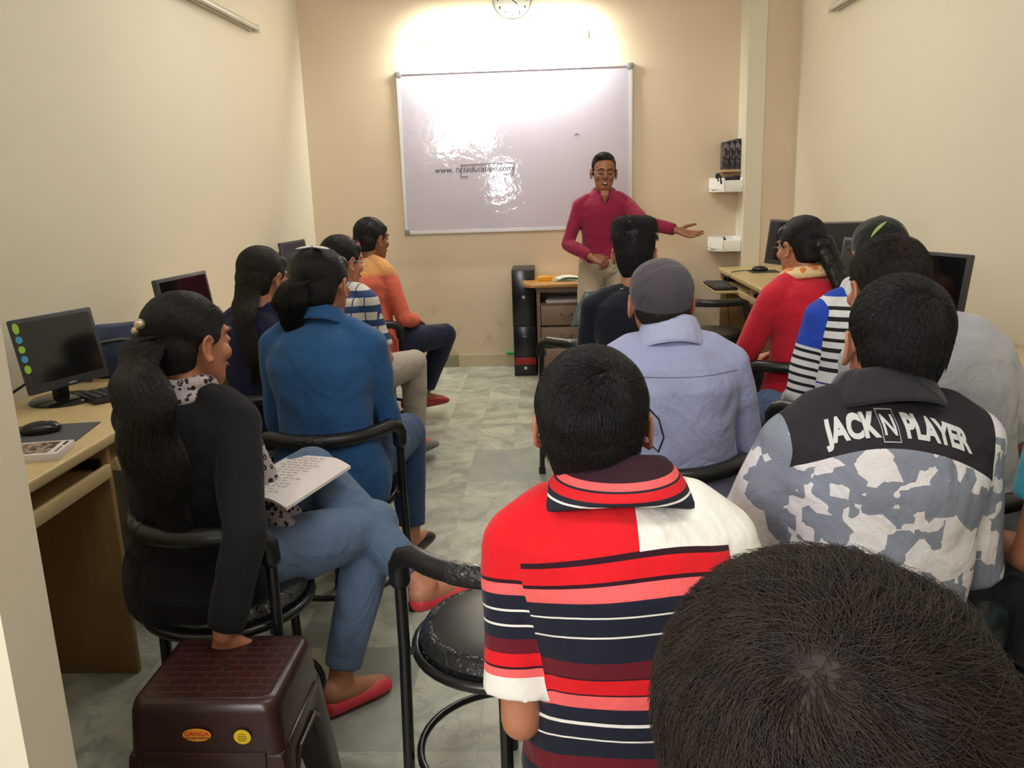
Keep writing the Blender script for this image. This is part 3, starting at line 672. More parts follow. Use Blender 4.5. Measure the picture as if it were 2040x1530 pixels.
# ------------------------------------------------------------------ alcove things at the back right
sh = empty('corner_shelf', (1.41, 6.79, 1.50)); tag(sh, 'small wooden corner shelf above the white foam boxes', 'shelf')
MB().box((.0, 0, 0), (.145, .13, .018)).build('shelf_board', mat('pale_wood', srgb(196, 160, 118), .5, var=.1, stretch=(1, 8, 1)), sh, bevel=.002)
MB().prism([(-.04, .065), (.07, .065), (.07, -.03)], -.11, -.009).build('bracket', mat('pale_wood_bracket', srgb(186, 148, 106), .5), sh)
def patterned(nm):
    if nm in MATS: return MATS[nm]
    a = N(nm); tc = a.obj(); v = a.n('TexVoronoi', i_Scale=38.0, distance='CHEBYCHEV'); a.l(tc, 'Object', v, 'Vector')
    cr = a.n('ValToRGB'); e = cr.color_ramp.elements; e[0].color = srgb(24, 22, 26); e[1].color = srgb(120, 108, 112); e[0].position = .3; e[1].position = 1; a.l(v, 'Color', cr, 0); a.l(cr, 0, a.b, 'Base Color'); a.b.inputs['Roughness'].default_value = .5; MATS[nm] = a.m; return a.m
for i, (xx, ww, hh) in enumerate(((1.372, .045, .205), (1.418, .04, .215), (1.460, .038, .225))):
    o = MB().box((0, 0, hh/2), (ww, .11, hh)).build('circuit_board_box', patterned('dark_patterned_print'), bevel=.003); o.location = (xx, 6.79, 1.509)
    tag(o, ['dark patterned box, leftmost of three on the corner shelf', 'dark patterned box between two others on the corner shelf', 'dark patterned box beside the cream pilaster on the corner shelf'][i], 'box', 'dark patterned boxes on the corner shelf')
def foam(z0, label, h=.105):
    r = empty('foam_box', (0, 0, z0)); tag(r, label, 'box')
    out = [(1.268, 6.855), (1.268, 6.72), (1.345, 6.64), (1.482, 6.64), (1.482, 6.855)]; inn = [(1.284, 6.84), (1.284, 6.728), (1.352, 6.657), (1.466, 6.657), (1.466, 6.84)]
    b = MB(); b.prism(out, 0, .02)
    n = 5
    hs_ = [h, h, h*.82, h, h]
    for i in range(n):
        j = (i+1) % n; hh = hs_[i]; b.prism([out[i], out[j], inn[j], inn[i]], .02, hh)
    b.build('tray', WHITEP, r, bevel=.003); return r
foam(1.345, 'white foam box holding a black bag, upper of two')
foam(.90, 'white foam box near the pointing hand, lower of two')
bb = MB(); bb.ell((1.385, 6.75, 1.425), (.085, .055, .032)); bb.ell((1.31, 6.70, 1.455), (.022, .022, .035), roty(-.4)); bb.ell((1.44, 6.70, 1.44), (.04, .04, .03)); bb.ell((1.325, 6.70, 1.43), (.03, .03, .03)); bb.tube([(1.31, 6.645, 1.46), (1.315, 6.63, 1.43), (1.318, 6.625, 1.41)], .006, 8, True)
o = volume(bb, 'cloth_bag', mat('black_cloth', (.012, .011, .012, 1), .8, bump=.3, bs=60), None, .004, 2, .003, 80); tag(o, 'crumpled black bag lying in the upper white foam box', 'bag')
cc = MB().tube([(1.34, 6.75, .99), (1.37, 6.72, 1.0), (1.36, 6.70, .985), (1.33, 6.70, .99)], .008, 8, True); cc.box((1.35, 6.70, .965), (.05, .04, .06))
o = cc.build('adapter', BLKPLA); tag(o, 'small dark adapter inside the lower white foam box', 'adapter')

# ------------------------------------------------------------------ desks
def desk(name, x0, x1, y0, y1, dividers, label, side):
    r = empty(name, ((x0+x1)/2, (y0+y1)/2, 0)); tag(r, label, 'desk'); cx, cy = (x0+x1)/2, (y0+y1)/2
    MB().box((0, 0, .772), (x1-x0, y1-y0, .034)).build('desk_top', LAM, r, bevel=.008, bseg=3)
    xe = (x1 if side < 0 else x0)-cx; s = -side*1.0
    ins = -s*.02
    for i, yd in enumerate(dividers):
        MB().box((ins/2-.0, yd-cy, .3775), (x1-x0-.02, .022, .755)).build('side_panel', LAMD, r, bevel=.002)
    ds = sorted(dividers)
    for a_, b_ in zip(ds[:-1], ds[1:]):
        k = MB().box((xe+ins*.9-s*.20, (a_+b_)/2-cy, .672), (.40, b_-a_-.05, .016)).build('keyboard_tray', LAM, r, bevel=.002)
        MB().box((xe+ins*.9+s*.006, (a_+b_)/2-cy, .682), (.018, b_-a_-.05, .04)).build('tray_front', LAM, k, bevel=.003)
        for q in (a_+.02, b_-.02): MB().box((xe+ins*.9-s*.2, q-cy, .70), (.36, .012, .03)).build('tray_rail', BLKMETAL, k)
    return r
desk('computer_desk', XL+.004, -1.30, 1.26, 5.95, [1.28, 2.38, 3.5, 4.7, 5.93], 'long beige computer desk along the left wall', -1)
desk('computer_desk', 1.30, XR-.004, 1.3, 6.595, [1.32, 2.4, 3.5, 4.6, 5.6, 6.575], 'long beige computer desk along the right wall', 1)

def monitor(label, loc, rz, w=.40, h=.27, tilt=-8, base=True, group=None, zoff=.13):
    r = empty('monitor', loc, rz); tag(r, label, 'monitor', group); R = rotx(rad(tilt)); c = (0, 0, zoff+h/2)
    MB().box((0, 0, 0), (w, .024, h)).box((0, .028, -.01), (w*.72, .035, h*.68)).xf(R, c).build('bezel', DKPLA, r, bevel=.005)
    MB().box((0, -.0125, .008), (w-.036, .002, h-.045)).xf(R, c).build('screen', mat('dark_glossy_screen', (.006, .006, .007, 1), .08, spec=.6), r)
    MB().box((0, .03, (zoff+.06)/2+.01), (.05, .03, zoff+.05)).build('stand_neck', BLKPLA, r, bevel=.006)
    MB().lathe([(0, 0), (.105, 0), (.11, .005), (.10, .012), (.03, .018), (0, .018)], (0, .02, 0)).build('stand_base', mat('glossy_black_base', (.01, .01, .011, 1), .12), r)
    MB().box((w*.0, -.0135, -h/2+.010), (.03, .001, .005)).xf(R, c).build('logo', mat('logo_grey', srgb(150, 150, 150), .4), r)
    return r
m1 = monitor('black monitor with green and blue stickers on the left desk', (-1.66, 2.79, .789), rad(70), w=.315, h=.25, tilt=-11, zoff=.055)
R9 = rotx(rad(-11)); cc_ = np.array((0, 0, .055+.125))
for i, (z_, cl, hh) in enumerate(((.095, (150, 200, 60), .036), (.058, (70, 160, 205), .024), (.026, (150, 200, 60), .024), (-.006, (70, 160, 205), .024), (-.040, (150, 200, 60), .028))):
    o = MB().lathe([(0, .0), (.0155, .0), (.0155, .0015), (0, .0015)], seg=20).xf(np.diag([.75, hh/.031, 1.0])).xf(rotx(PI/2)).xf(None, (-.148, -.0125, z_)).xf(R9, cc_).build('sticker', mat('sticker_%d' % (i % 2), srgb(*cl), .5), m1)
    o['label'] = ['lime green sticker', 'sky blue sticker'][i % 2]
monitor('slim dark monitor behind the printer bag on the left desk', (-1.545, 3.58, .789), rad(82), w=.39, h=.27, zoff=.075)
monitor('farthest monitor on the left desk near the corner', (-1.69, 5.72, .789), rad(80), w=.36, h=.27, zoff=.075)
monitor('wide black monitor tilted against the right wall', (1.55, 3.60, .789), rad(-66), w=.44, h=.27, zoff=.085)
monitor('dark monitor beyond the capped boy on the right desk', (1.64, 4.45, .789), rad(-68), w=.40, h=.27, zoff=.075)
monitor('thin dark monitor at the far end of the right desk', (1.56, 5.62, .789), rad(-64), w=.40, h=.29, zoff=.10)
def tower(label, loc, rz=0, red=False, w=.175, d=.36, h=.40, group=None):
    r = empty('computer_tower', loc, rz); tag(r, label, 'computer', group)
    MB().box((0, 0, h/2), (w, d, h)).build('case', BLKPLA, r, bevel=.004)
    MB().box((0, -d/2-.006, h/2), (w-.006, .014, h-.006)).build('front_panel', mat('glossy_front', (.012, .012, .014, 1), .2), r, bevel=.004)
    MB().lathe([(.010, 0), (.013, 0), (.013, .003), (.010, .003)], seg=24).xf(rotx(PI/2), (0, -d/2-.013, h*.52 if not red else h*.16)).build('power_button', mat('button_silver', srgb(185, 185, 190), .3, .6), r)
    MB().box((0, -d/2-.0135, h*.80), (.03, .001, .006)).build('badge', mat('logo_grey', srgb(150, 150, 150), .4), r)
    if red:
        o = MB().box((0, -d/2-.0145, h*.30), (w-.012, .004, .055)).build('stripe_panel', mat('red_panel', srgb(150, 22, 26), .35), r, bevel=.001); o['label'] = 'red front stripe'
    return r
tower('black tower standing on floor with a red stripe, under another', (-.183, 6.66, 0), red=True, h=.39)
tower('black computer tower stacked on top of the red striped one', (-.185, 6.66, .391), h=.43, d=.36)
tower('black computer tower beside monitors on the right desk', (1.70, 5.02, .789), rad(90), h=.40, w=.17, d=.30)

# teacher's table
tb = empty('teacher_table', (.42, 6.50, 0)); tag(tb, 'brown wooden table with drawers under the whiteboard', 'table')
WD = mat('table_top_wood', srgb(176, 128, 66), .3, var=.12, vs=4, stretch=(1, 6, 1)); WG = mat('grey_brown_veneer', srgb(112, 88, 74), .5, var=.1, vs=6, stretch=(8, 8, 1))
pts_ = [(-.62, .35), (-.60, -.24), (-.54, -.31), (.60, -.31), (.60, .35)]
MB().prism(pts_, .715, .742).build('table_top', WD, tb, bevel=.006, bseg=3)
MB().box((-.49, .02, .3575), (.025, .56, .715)).build('side_panel', WG, tb); MB().box((-.08, .02, .3575), (.025, .56, .715)).build('side_panel', WG, tb)
MB().box((.56, .02, .3575), (.025, .56, .715)).build('side_panel', WG, tb); MB().box((.24, .25, .45), (.62, .018, .50)).build('modesty_panel', WG, tb)
MB().box((-.285, .03, .585), (.39, .54, .015)).build('shelf', WG, tb); MB().box((-.285, -.25, .695), (.385, .02, .038)).build('rail', WG, tb)
for i, z_ in enumerate((.505, .345, .185)):
    d_ = MB().box((-.285, -.255, z_), (.375, .02, .145)).build('drawer', mat('drawer_front', srgb(124, 98, 80), .45, var=.08), tb, bevel=.003)
    MB().tube([(-.325, -.265, z_+.01), (-.318, -.285, z_+.002), (-.285, -.290, z_-.002), (-.252, -.285, z_+.002), (-.245, -.265, z_+.01)], .005, 8, True).build('handle', mat('dull_metal', srgb(110, 100, 88), .35, .8), d_)
pp = MB()
for i in range(5): pp.box((.12+random.uniform(-.01, .01), 6.38+random.uniform(-.01, .01), .595+i*.004), (.25, .2, .0035), rot=random.uniform(-.08, .08))
o = pp.build('paper_pile', PAPER); tag(o, 'loose papers on the open shelf of the teacher table', 'papers')
o = MB().box((0, 0, .016), (.10, .04, .032)).build('duster_box', mat('yellow_card', srgb(222, 160, 30), .5), bevel=.003); o.location = (-.02, 6.40, .7425); o.rotation_euler[2] = .12; tag(o, 'yellow box on the brown table', 'box')
for i, (cl, off, lab) in enumerate((((150, 190, 170), 0, 'pale green booklet on the table beneath another'), ((214, 220, 208), .012, 'pale open booklet lying on the green one'))):
    b = MB(); 
    for k in range(8):
        x0 = -.09+k*.0225; z0 = .004+.010*math.sin(k/7*PI)*(i+.4); b.box((x0, 0, z0), (.0235, .13, .006), R=roty(.0))
    o = b.build('booklet', mat('booklet_%d' % i, srgb(*cl), .6, var=.15, vs=30), bevel=.001); o.location = (.155+.01*i, 6.40+.015*i, .743+i*.0115); o.rotation_euler[2] = -.1+.3*i; tag(o, lab, 'booklet')
o = MB().tube([(-.34, 6.836, .113), (-.275, 6.836, .113)], .012, 14, True).build('marker_pen', mat('green_marker', srgb(30, 170, 90), .4)); tag(o, 'green marker lying on the skirting beside the stacked towers', 'pen')

# desk things, left
b = MB()
b.box((0, 0, .010), (.19, .13, .020)); bk = b.build('book', PAPER, bevel=.001); bk.location = (-1.425, 2.175, .789); bk.rotation_euler[2] = .18; tag(bk, 'thin white book with a dark picture cover on the left desk', 'book')
a = N('cover_print'); tc = a.obj(); v = a.n('TexNoise', i_Scale=40.0, i_Detail=3.0, i_Distortion=2.); a.l(tc, 'Object', v, 'Vector'); cr = a.n('ValToRGB'); cr.color_ramp.elements[0].position = .42; cr.color_ramp.elements[0].color = srgb(60, 34, 30); cr.color_ramp.elements[1].position = .62; cr.color_ramp.elements[1].color = srgb(200, 170, 150); a.l(v, 0, cr, 0); a.l(cr, 0, a.b, 'Base Color'); a.b.inputs['Roughness'].default_value = .35
MB().box((-.012, 0, .0205), (.155, .105, .001)).build('cover_picture', a.m, bk)
MB().box((.083, .035, .0206), (.008, .035, .0006)).box((.083, -.02, .0206), (.004, .05, .0006)).build('title_block', INK, bk, smooth=0)
o = MB().box((0, 0, .0015), (.24, .20, .003)).build('mouse_pad', mat('grey_pad', srgb(84, 84, 88), .8)); o.location = (-1.50, 2.385, .789); o.rotation_euler[2] = .15; tag(o, 'dark grey mouse pad on the left desk', 'mouse pad')
def mouse(label, loc, rz):
    r = empty('computer_mouse', loc, rz); tag(r, label, 'mouse')
    b = MB(); b.ell((0, 0, .012), (.030, .055, .024)); b.ell((0, .01, .012), (.029, .05, .022)); b.box((0, 0, -.01), (.001, .001, .001))
    V, F = b.arrays(), b.F
    V[:, 2] = np.maximum(V[:, 2], .0015); q = MB(); q.add(V, F); q.build('shell', mat('glossy_mouse', (.012, .012, .013, 1), .2), r)
    MB().tube([(0, .030, .030), (0, .044, .026)], .005, 10, True).build('scroll_wheel', DKPLA, r); return r
mouse('black mouse on the grey pad, left desk', (-1.52, 2.385, .7925), rad(-65))
o = MB().tube([(-1.515, 2.10, .8125), (-1.44, 2.15, .8135)], .0045, 10, True).build('pen', mat('blue_pen', srgb(40, 40, 150), .3)); tag(o, 'blue pen lying on the white book', 'pen')
# blue bag
bg = MB(); bg.loft([(0, 0, .0), (0, 0, .015), (0, 0, .09), (0, -.0, .16), (0, 0, .195)], [.15, .165, .165, .145, .10], [.10, .115, .115, .085, .045], (1, 0, 0), (0, 1, 0), 28)
r = empty('backpack', (-1.665, 3.24, .790), rad(20)); tag(r, 'dark blue zipped backpack lying on the left desk', 'bag')
volume(bg, 'bag_body', mat('blue_black_nylon', srgb(30, 44, 84), .55, var=.5, vs=9, bump=.3, bs=30), r, .006, 4, .004, 40)
MB().tube([(-.14, -.09, .135), (0, -.10, .15), (.13, -.095, .13)], .005, 8, True).build('zip', mat('grey_zip', srgb(90, 92, 98), .5), r)
MB().box((.11, -.104, .10), (.035, .006, .02)).build('zip_pull', mat('orange_tag', srgb(205, 100, 50), .5), r)
MB().tube([(-.15, -.09, .10), (-.19, -.10, .06), (-.19, -.11, .015), (-.12, -.125, .012)], .010, 8, True).build('strap', BLKPLA, r)
o = MB().tube([(-1.70, 2.83, .84), (-1.78, 2.76, .86), (-1.80, 2.64, .83), (-1.80, 2.55, .795)], .005, 8, True).build('cable', BLKPLA); tag(o, 'black cable curling behind the stickered monitor', 'cable')
o = MB().tube([(-1.60, 2.90, .795), (-1.52, 2.98, .795), (-1.47, 3.03, .795), (-1.40, 3.0, .796)], .003, 8, True).build('cable', BLKPLA); tag(o, 'thin black cable across the left desk beside the backpack', 'cable')
def keyboard(label, loc, rz):
    r = empty('keyboard', loc, rz); tag(r, label, 'keyboard')
    MB().box((0, 0, .010), (.43, .16, .018)).build('keyboard_body', BLKPLA, r, bevel=.004)
    k = MB()
    for i in range(15):
        for j in range(5): k.box((-.19+i*.027, -.056+j*.027, .0215), (.022, .022, .006))
    k.build('keys', DKPLA, r, bevel=.002); return r
keyboard('black keyboard on the left desk beyond the long haired woman', (-1.45, 2.93, .790), rad(50))
keyboard('black keyboard on the tray at the far right desk', (1.225, 6.12, .6985), rad(90))
# pulled out tray carrying the keyboard at the far end of the right desk
tr = MB().box((1.30, 6.12, .690), (.32, .50, .016)).build('sliding_tray', LAM, bevel=.003); tag(tr, 'beige keyboard tray pulled out from the right desk', 'tray')
mouse('black mouse on the far end of the right desk', (1.53, 6.22, .7925), rad(80))
o = MB().box((0, 0, .0015), (.20, .17, .003)).build('mouse_pad', mat('dark_pad', srgb(52, 54, 58), .8)); o.location = (1.55, 6.2, .789); tag(o, 'black mouse pad on the far end of the right desk', 'mouse pad')
o = MB().tube([(1.47, 6.21, .80), (1.40, 6.20, .80), (1.32, 6.17, .797), (1.285, 6.14, .76), (1.28, 6.12, .60), (1.29, 6.05, .40)], .003, 8, True).build('cable', BLKPLA); tag(o, 'thin black mouse cable hanging over the right desk edge', 'cable')

# ------------------------------------------------------------------ bar-less round chairs
PLAS = N('clear_plastic_wrap'); PLAS.b.inputs['Base Color'].default_value = (.02, .02, .022, 1); PLAS.b.inputs['Roughness'].default_value = .12
tc = PLAS.obj(); nz = PLAS.n('TexNoise', i_Scale=26.0, i_Detail=3.0, i_Distortion=2.5); PLAS.l(tc, 'Object', nz, 'Vector'); PLAS.bump(nz, 0, 1.0, .006)
def make_chair(label):
    r = empty('armchair_stool'); tag(r, label, 'chair')
    zs = .455; R0 = .205
    MB().lathe([(0, zs-.012), (.165, zs-.012), (.190, zs), (.196, zs+.018), (.185, zs+.038), (.14, zs+.052), (.08, zs+.058), (0, zs+.060)], seg=48).build('seat', VINYL, r)
    MB().lathe([(.176, zs+.0435), (.187, zs+.0385), (.1985, zs+.018), (.193, zs-.002), (.191, zs-.002), (.196, zs+.018), (.186, zs+.0375), (.176, zs+.0428)], seg=48).build('seat_wrap', PLAS.m, r)
    A = np.linspace(0, 2*PI, 40, endpoint=False)
    MB().tube([(R0*math.cos(t), R0*math.sin(t), zs-.006) for t in A], .0125, 12, closed=True).build('seat_ring', BLKMETAL, r)
    MB().tube([(R0*1.03*math.cos(t), R0*1.03*math.sin(t), .17) for t in A], .0095, 10, closed=True).build('foot_ring', BLKMETAL, r)
    px = .228
    for s in (-1, 1):
        MB().tube([(s*px, -.05, .655), (s*px*1.0, -.05, .445), (s*(px+.01), -.05, .02)], .0135, 12).tube([(s*(px-.03), -.045, zs-.004), (s*px, -.05, zs-.004)], .009, 8).build('post', BLKMETAL, r)
        MB().lathe([(0, 0), (.018, 0), (.018, .03), (0, .03)], (s*(px+.01), -.05, 0), 14).build('rubber_foot', BLKPLA, r)
    for yy in (-1, 1):
        MB().tube([(0, yy*(R0-.005), zs-.01), (0, yy*(R0+.012), .02)], .0135, 12).build('leg', BLKMETAL, r)
        MB().lathe([(0, 0), (.018, 0), (.018, .03), (0, .03)], (0, yy*(R0+.012), 0), 14).build('rubber_foot', BLKPLA, r)
    pts = [(-px, -.05, .63), (-px, -.052, .665), (-px+.010, -.065, .688), (-px+.035, -.085, .700)]
    pts += [(-px+.035+(2*px-.07)*t, -.085-.115*math.sin(PI*t)**.8, .700) for t in np.linspace(.1, .9, 13)]
    pts += [(px-.035, -.085, .700), (px-.010, -.065, .688), (px, -.052, .665), (px, -.05, .63)]
    b = MB(); b.tube(pts, .024, 18, balls=True); ra = b.build('padded_rail', VINYL, r)
    q = pts[6:10]; MB().tube([(x_, y_, z_) for x_, y_, z_ in q], .0252, 18).build('rail_wrap', PLAS.m, ra)
    return r
chair0 = make_chair('empty black round chair in the near aisle wrapped in clear plastic'); chair0.location = (-.115, 1.785, 0); chair0.rotation_euler[2] = rad(2)
chair0['group'] = 'black round chairs with padded rails'
def chair(x, y, rz, label):
    c = copy_tree(chair0); c.location = (x, y, 0); c.rotation_euler[2] = rz; c['label'] = label; c['group'] = 'black round chairs with padded rails'; return c
chair(1.06, 5.50, rad(-25), 'empty black round chair by the far right desk')

# brown plastic stool
st = empty('plastic_stool', (-.735, 1.675, 0), rad(0)); tag(st, 'dark brown plastic stool with a yellow oval sticker', 'stool')
BR = mat('dark_brown_plastic', srgb(50, 27, 26), .32, var=.06); 
a = N('brown_woven_top'); tc = a.obj(); br = a.n('TexBrick', i_Scale=1.0); br.inputs['Color1'].default_value = (1, 1, 1, 1); br.inputs['Color2'].default_value = (.8, .8, .8, 1); br.inputs['Mortar'].default_value = (0, 0, 0, 1)
br.inputs['Brick Width'].default_value = .05; br.inputs['Row Height'].default_value = .025; br.inputs['Mortar Size'].default_value = .0015; a.l(tc, 'Object', br, 'Vector')
mxx = a.mix((br, 0), srgb(84, 46, 42), srgb(52, 28, 26)); a.l(mxx, 2, a.b, 'Base Color'); a.bump(br, 0, .6, .002); a.b.inputs['Roughness'].default_value = .35
def rr(wx, wy, z, c=.03, n=5):
    out = []
    for sx_, sy_, a0 in ((1, 1, 0), (-1, 1, PI/2), (-1, -1, PI), (1, -1, 3*PI/2)):
        for k in range(n+1): t = a0+PI/2*k/n; out.append((sx_*(wx-c)+c*math.cos(t), sy_*(wy-c)+c*math.sin(t), z))
    return out
def ringloft(lv):
    b = MB(); n = len(lv[0]); V = [p for l in lv for p in l]; F = [(i*n+j, i*n+(j+1) % n, (i+1)*n+(j+1) % n, (i+1)*n+j) for i in range(len(lv)-1) for j in range(n)]; b.add(V, F); return b, n
b, n = ringloft([rr(.165, .150, .335), rr(.158, .143, .425), rr(.152, .137, .445), rr(.144, .129, .450)]); b.F.append(tuple(range(3*n, 4*n))); b.F.append(tuple(range(n))[::-1]); b.build('top_shell', BR, st, smooth=.9)
b, n = ringloft([rr(.138, .123, .449, .025), rr(.136, .121, .4515, .025)]); b.F.append(tuple(range(n, 2*n))); b.build('woven_top', a.m, st, smooth=.5)
MB().lathe([(0, .4500), (.008, .4500), (.008, .4519), (0, .4519)], seg=16).build('centre_hole', mat('hole_dark', (.005, .003, .003, 1), .8), st)
for sx_ in (-1, 1):
    for sy_ in (-1, 1):
        b = MB()
        lv = []
        for z_, g, ww in ((.0, 1.20, .030), (.17, 1.10, .036), (.335, 1.0, .050)):
            cx, cy = sx_*(.165*g-ww), sy_*(.150*g-ww); lv.append([(cx-ww, cy-ww, z_), (cx+ww, cy-ww, z_), (cx+ww, cy+ww, z_), (cx-ww, cy+ww, z_)])
        b, n = ringloft(lv); b.F.append(tuple(range(n))[::-1]); b.F.append(tuple(range(2*n, 3*n))); b.build('leg', BR, st, smooth=.5, bevel=.008)
# arched aprons, a raised arch and a crossbar under each
for sy_, wx in ((-1, .165), (1, .165)):
    b = MB(); 
    arch = [(-.115, .20), (-.105, .27), (-.085, .295), (.085, .295), (.105, .27), (.115, .20)]
    b.tube([(x_, sy_*.158, z_) for x_, z_ in arch], .006, 8, True); b.build('arch_rib', BR, st)
    MB().box((0, sy_*.150, .318), (.26, .012, .05)).build('apron', BR, st, bevel=.003)
    MB().box((0, sy_*.158, .235), (.25, .012, .05)).build('cross_bar', BR, st, bevel=.004)
for sx_ in (-1, 1):
    b = MB(); b.tube([(sx_*.172, y_, z_) for y_, z_ in ((-.11, .18), (-.09, .26), (-.06, .29), (.06, .29), (.09, .26), (.11, .18))], .006, 8, True); b.build('arch_rib', BR, st)
    MB().box((sx_*.163, 0, .318), (.012, .22, .05)).build('apron', BR, st, bevel=.003)
def sticker(cx, cz, rx_, rz_, c, txts, name):
    o = MB().lathe([(0, 0), (1, 0), (1, .0012), (0, .0012)], seg=32).xf(np.diag([rx_, rz_, 1.0])).xf(rotx(PI/2)).xf(rotx(rad(4)), (cx, -.1525, cz)).build(name, mat(name+'_paper', c, .4), st, smooth=0)
    for tx, sz, dz, col in txts: t = text_mb(tx, sz, .0002); t.xf(rotx(PI/2), (0, -.0022, dz)); t.xf(rotx(rad(4)), (cx, -.1522, cz)); t.build('sticker_text', col, o, smooth=0)
sticker(-.010, .385, .030, .0155, srgb(238, 150, 40), (('GANGA', .0145, .003, mat('sticker_red', srgb(200, 40, 30), .5)), ('MOULDED FURNITURE', .005, -.007, INK)), 'oval_sticker')
sticker(.085, .380, .018, .0175, srgb(232, 196, 40), (), 'round_sticker')
b = MB()
for dz, ww in ((.007, .014), (.002, .018), (-.003, .020), (-.008, .016)):
    for q in range(3): b.box((.085-ww/2+ww*(q+.5)/3, -.1541, .380+dz), (ww/3-.001, .0006, .0022))
b.build('sticker_print', mat('sticker_olive', srgb(150, 120, 20), .5), st, smooth=0)
MB().prism([(-.018, 0), (.018, 0), (.008, -.007), (-.008, -.007)], 0, .001).xf(rotx(PI/2), (-.005, -.166, .262)).build('small_label', mat('orange_label', srgb(220, 130, 40), .5), st)

# ------------------------------------------------------------------ clothing materials
RED = srgb(226, 24, 36); PINK = srgb(250, 104, 106); NAVY = srgb(28, 30, 48); WHT = srgb(244, 240, 236); MAR = srgb(104, 20, 36); DK = srgb(48, 12, 28)
def polo_mat():
    a = N('striped_polo_cotton'); tc = a.obj(); sx = a.n('SeparateXYZ'); a.l(tc, 'Object', sx, 0)
    stops = [(.5, RED), (.52, DK), (.525, PINK), (.55, NAVY), (.565, WHT), (.568, NAVY), (.60, WHT), (.603, NAVY), (.63, MAR), (.664, NAVY), (.690, WHT), (.6935, NAVY), (.716, WHT), (.7195, NAVY), (.745, PINK), (.767, DK), (.771, RED), (.795, DK), (.798, MAR), (.825, NAVY), (.863, WHT), (.8665, NAVY), (.892, WHT), (.8955, NAVY), (.918, PINK), (.939, DK), (.944, RED), (.968, DK), (.978, RED)]
    fz = lambda z: z-.025
    stops = [(fz(z) if i else z, c) for i, (z, c) in enumerate(stops)]; xx = a.math('MULTIPLY', (sx, 0), (sx, 0)); zc = a.math('MULTIPLY_ADD', (xx, 0), 1.1, (sx, 2)); r1 = ramp(a, zc, 0, .5, 1.2, stops)
    yoke = a.math('GREATER_THAN', (zc, 0), fz(.978)); right = a.math('GREATER_THAN', (sx, 0), -.012); f = a.math('MULTIPLY', (yoke, 0), (right, 0))
    m1 = a.mix((f, 0), (r1, 0), WHT)
    al = a.n('Attribute', attribute_name='along'); sl = a.n('Attribute', attribute_name='sleeve')
    st2 = [(0, RED), (.040, DK), (.046, PINK), (.064, NAVY), (.086, WHT), (.0895, NAVY), (.110, WHT), (.1135, NAVY), (.132, MAR), (.154, RED), (.174, DK), (.178, PINK), (.190, WHT)]
    r2 = ramp(a, al, 'Fac', 0, .30, st2)
    hi = a.math('LESS_THAN', (al, 'Fac'), .040); f2 = a.math('MULTIPLY', (hi, 0), (right, 0)); r2b = a.mix((f2, 0), (r2, 0), WHT)
    g = a.math('GREATER_THAN', (sl, 'Fac'), .5); m2 = a.mix((g, 0), (m1, 2), (r2b, 2)); a.l(m2, 2, a.b, 'Base Color')
    a.b.inputs['Roughness'].default_value = .85; a.b.inputs['Specular IOR Level'].default_value = .25; a.b.inputs['Sheen Weight'].default_value = .1; fabric_bump(a, .3); return a.m
def polo_collar_mat():
    a = N('striped_collar_rib'); tc = a.obj(); sx = a.n('SeparateXYZ'); a.l(tc, 'Object', sx, 0)
    r = ramp(a, sx, 2, .95, 1.10, [(.95, NAVY), (1.005, WHT), (1.0075, NAVY), (1.015, RED), (1.027, NAVY), (1.030, PINK), (1.040, DK)]); a.l(r, 0, a.b, 'Base Color'); a.b.inputs['Roughness'].default_value = .85; return a.m
def camo_mat():
    a = N('grey_camouflage_print'); tc = a.obj(); sx = a.n('SeparateXYZ'); a.l(tc, 'Object', sx, 0)
    dn = a.n('TexNoise', i_Scale=14.0, i_Detail=3.0); a.l(tc, 'Object', dn, 'Vector')
    ad = a.n('VectorMath', operation='MULTIPLY_ADD'); a.l(dn, 'Color', ad, 0); ad.inputs[1].default_value = (.016, .016, .016); a.l(tc, 'Object', ad, 2)
    v = a.n('TexVoronoi', i_Scale=15.0, distance='CHEBYCHEV'); a.l(ad, 0, v, 'Vector'); sc_ = a.n('SeparateColor'); a.l(v, 'Color', sc_, 0)
    v2 = a.n('TexVoronoi', i_Scale=34.0, distance='CHEBYCHEV'); a.l(ad, 0, v2, 'Vector'); s2 = a.n('SeparateColor'); a.l(v2, 'Color', s2, 0)
    k = a.math('MULTIPLY_ADD', (s2, 0), .45, (sc_, 0)); g = a.math('GREATER_THAN', (k, 0), .80)
    m1 = a.mix((g, 0), srgb(132, 138, 154), srgb(222, 218, 222))
    # dark yoke: above a line that drops towards the shoulders
    x2 = a.math('MULTIPLY', (sx, 0), (sx, 0)); ln = a.math('MULTIPLY_ADD', (x2, 0), -2.0, 1.018); yk = a.math('GREATER_THAN', (sx, 2), (ln, 0))
    sl = a.n('Attribute', attribute_name='sleeve'); ns = a.math('LESS_THAN', (sl, 'Fac'), .62); f = a.math('MULTIPLY', (yk, 0), (ns, 0))
    m2 = a.mix((f, 0), (m1, 2), srgb(44, 40, 46)); a.l(m2, 2, a.b, 'Base Color'); a.b.inputs['Roughness'].default_value = .85; a.b.inputs['Specular IOR Level'].default_value = .25; fabric_bump(a, .4); return a.m
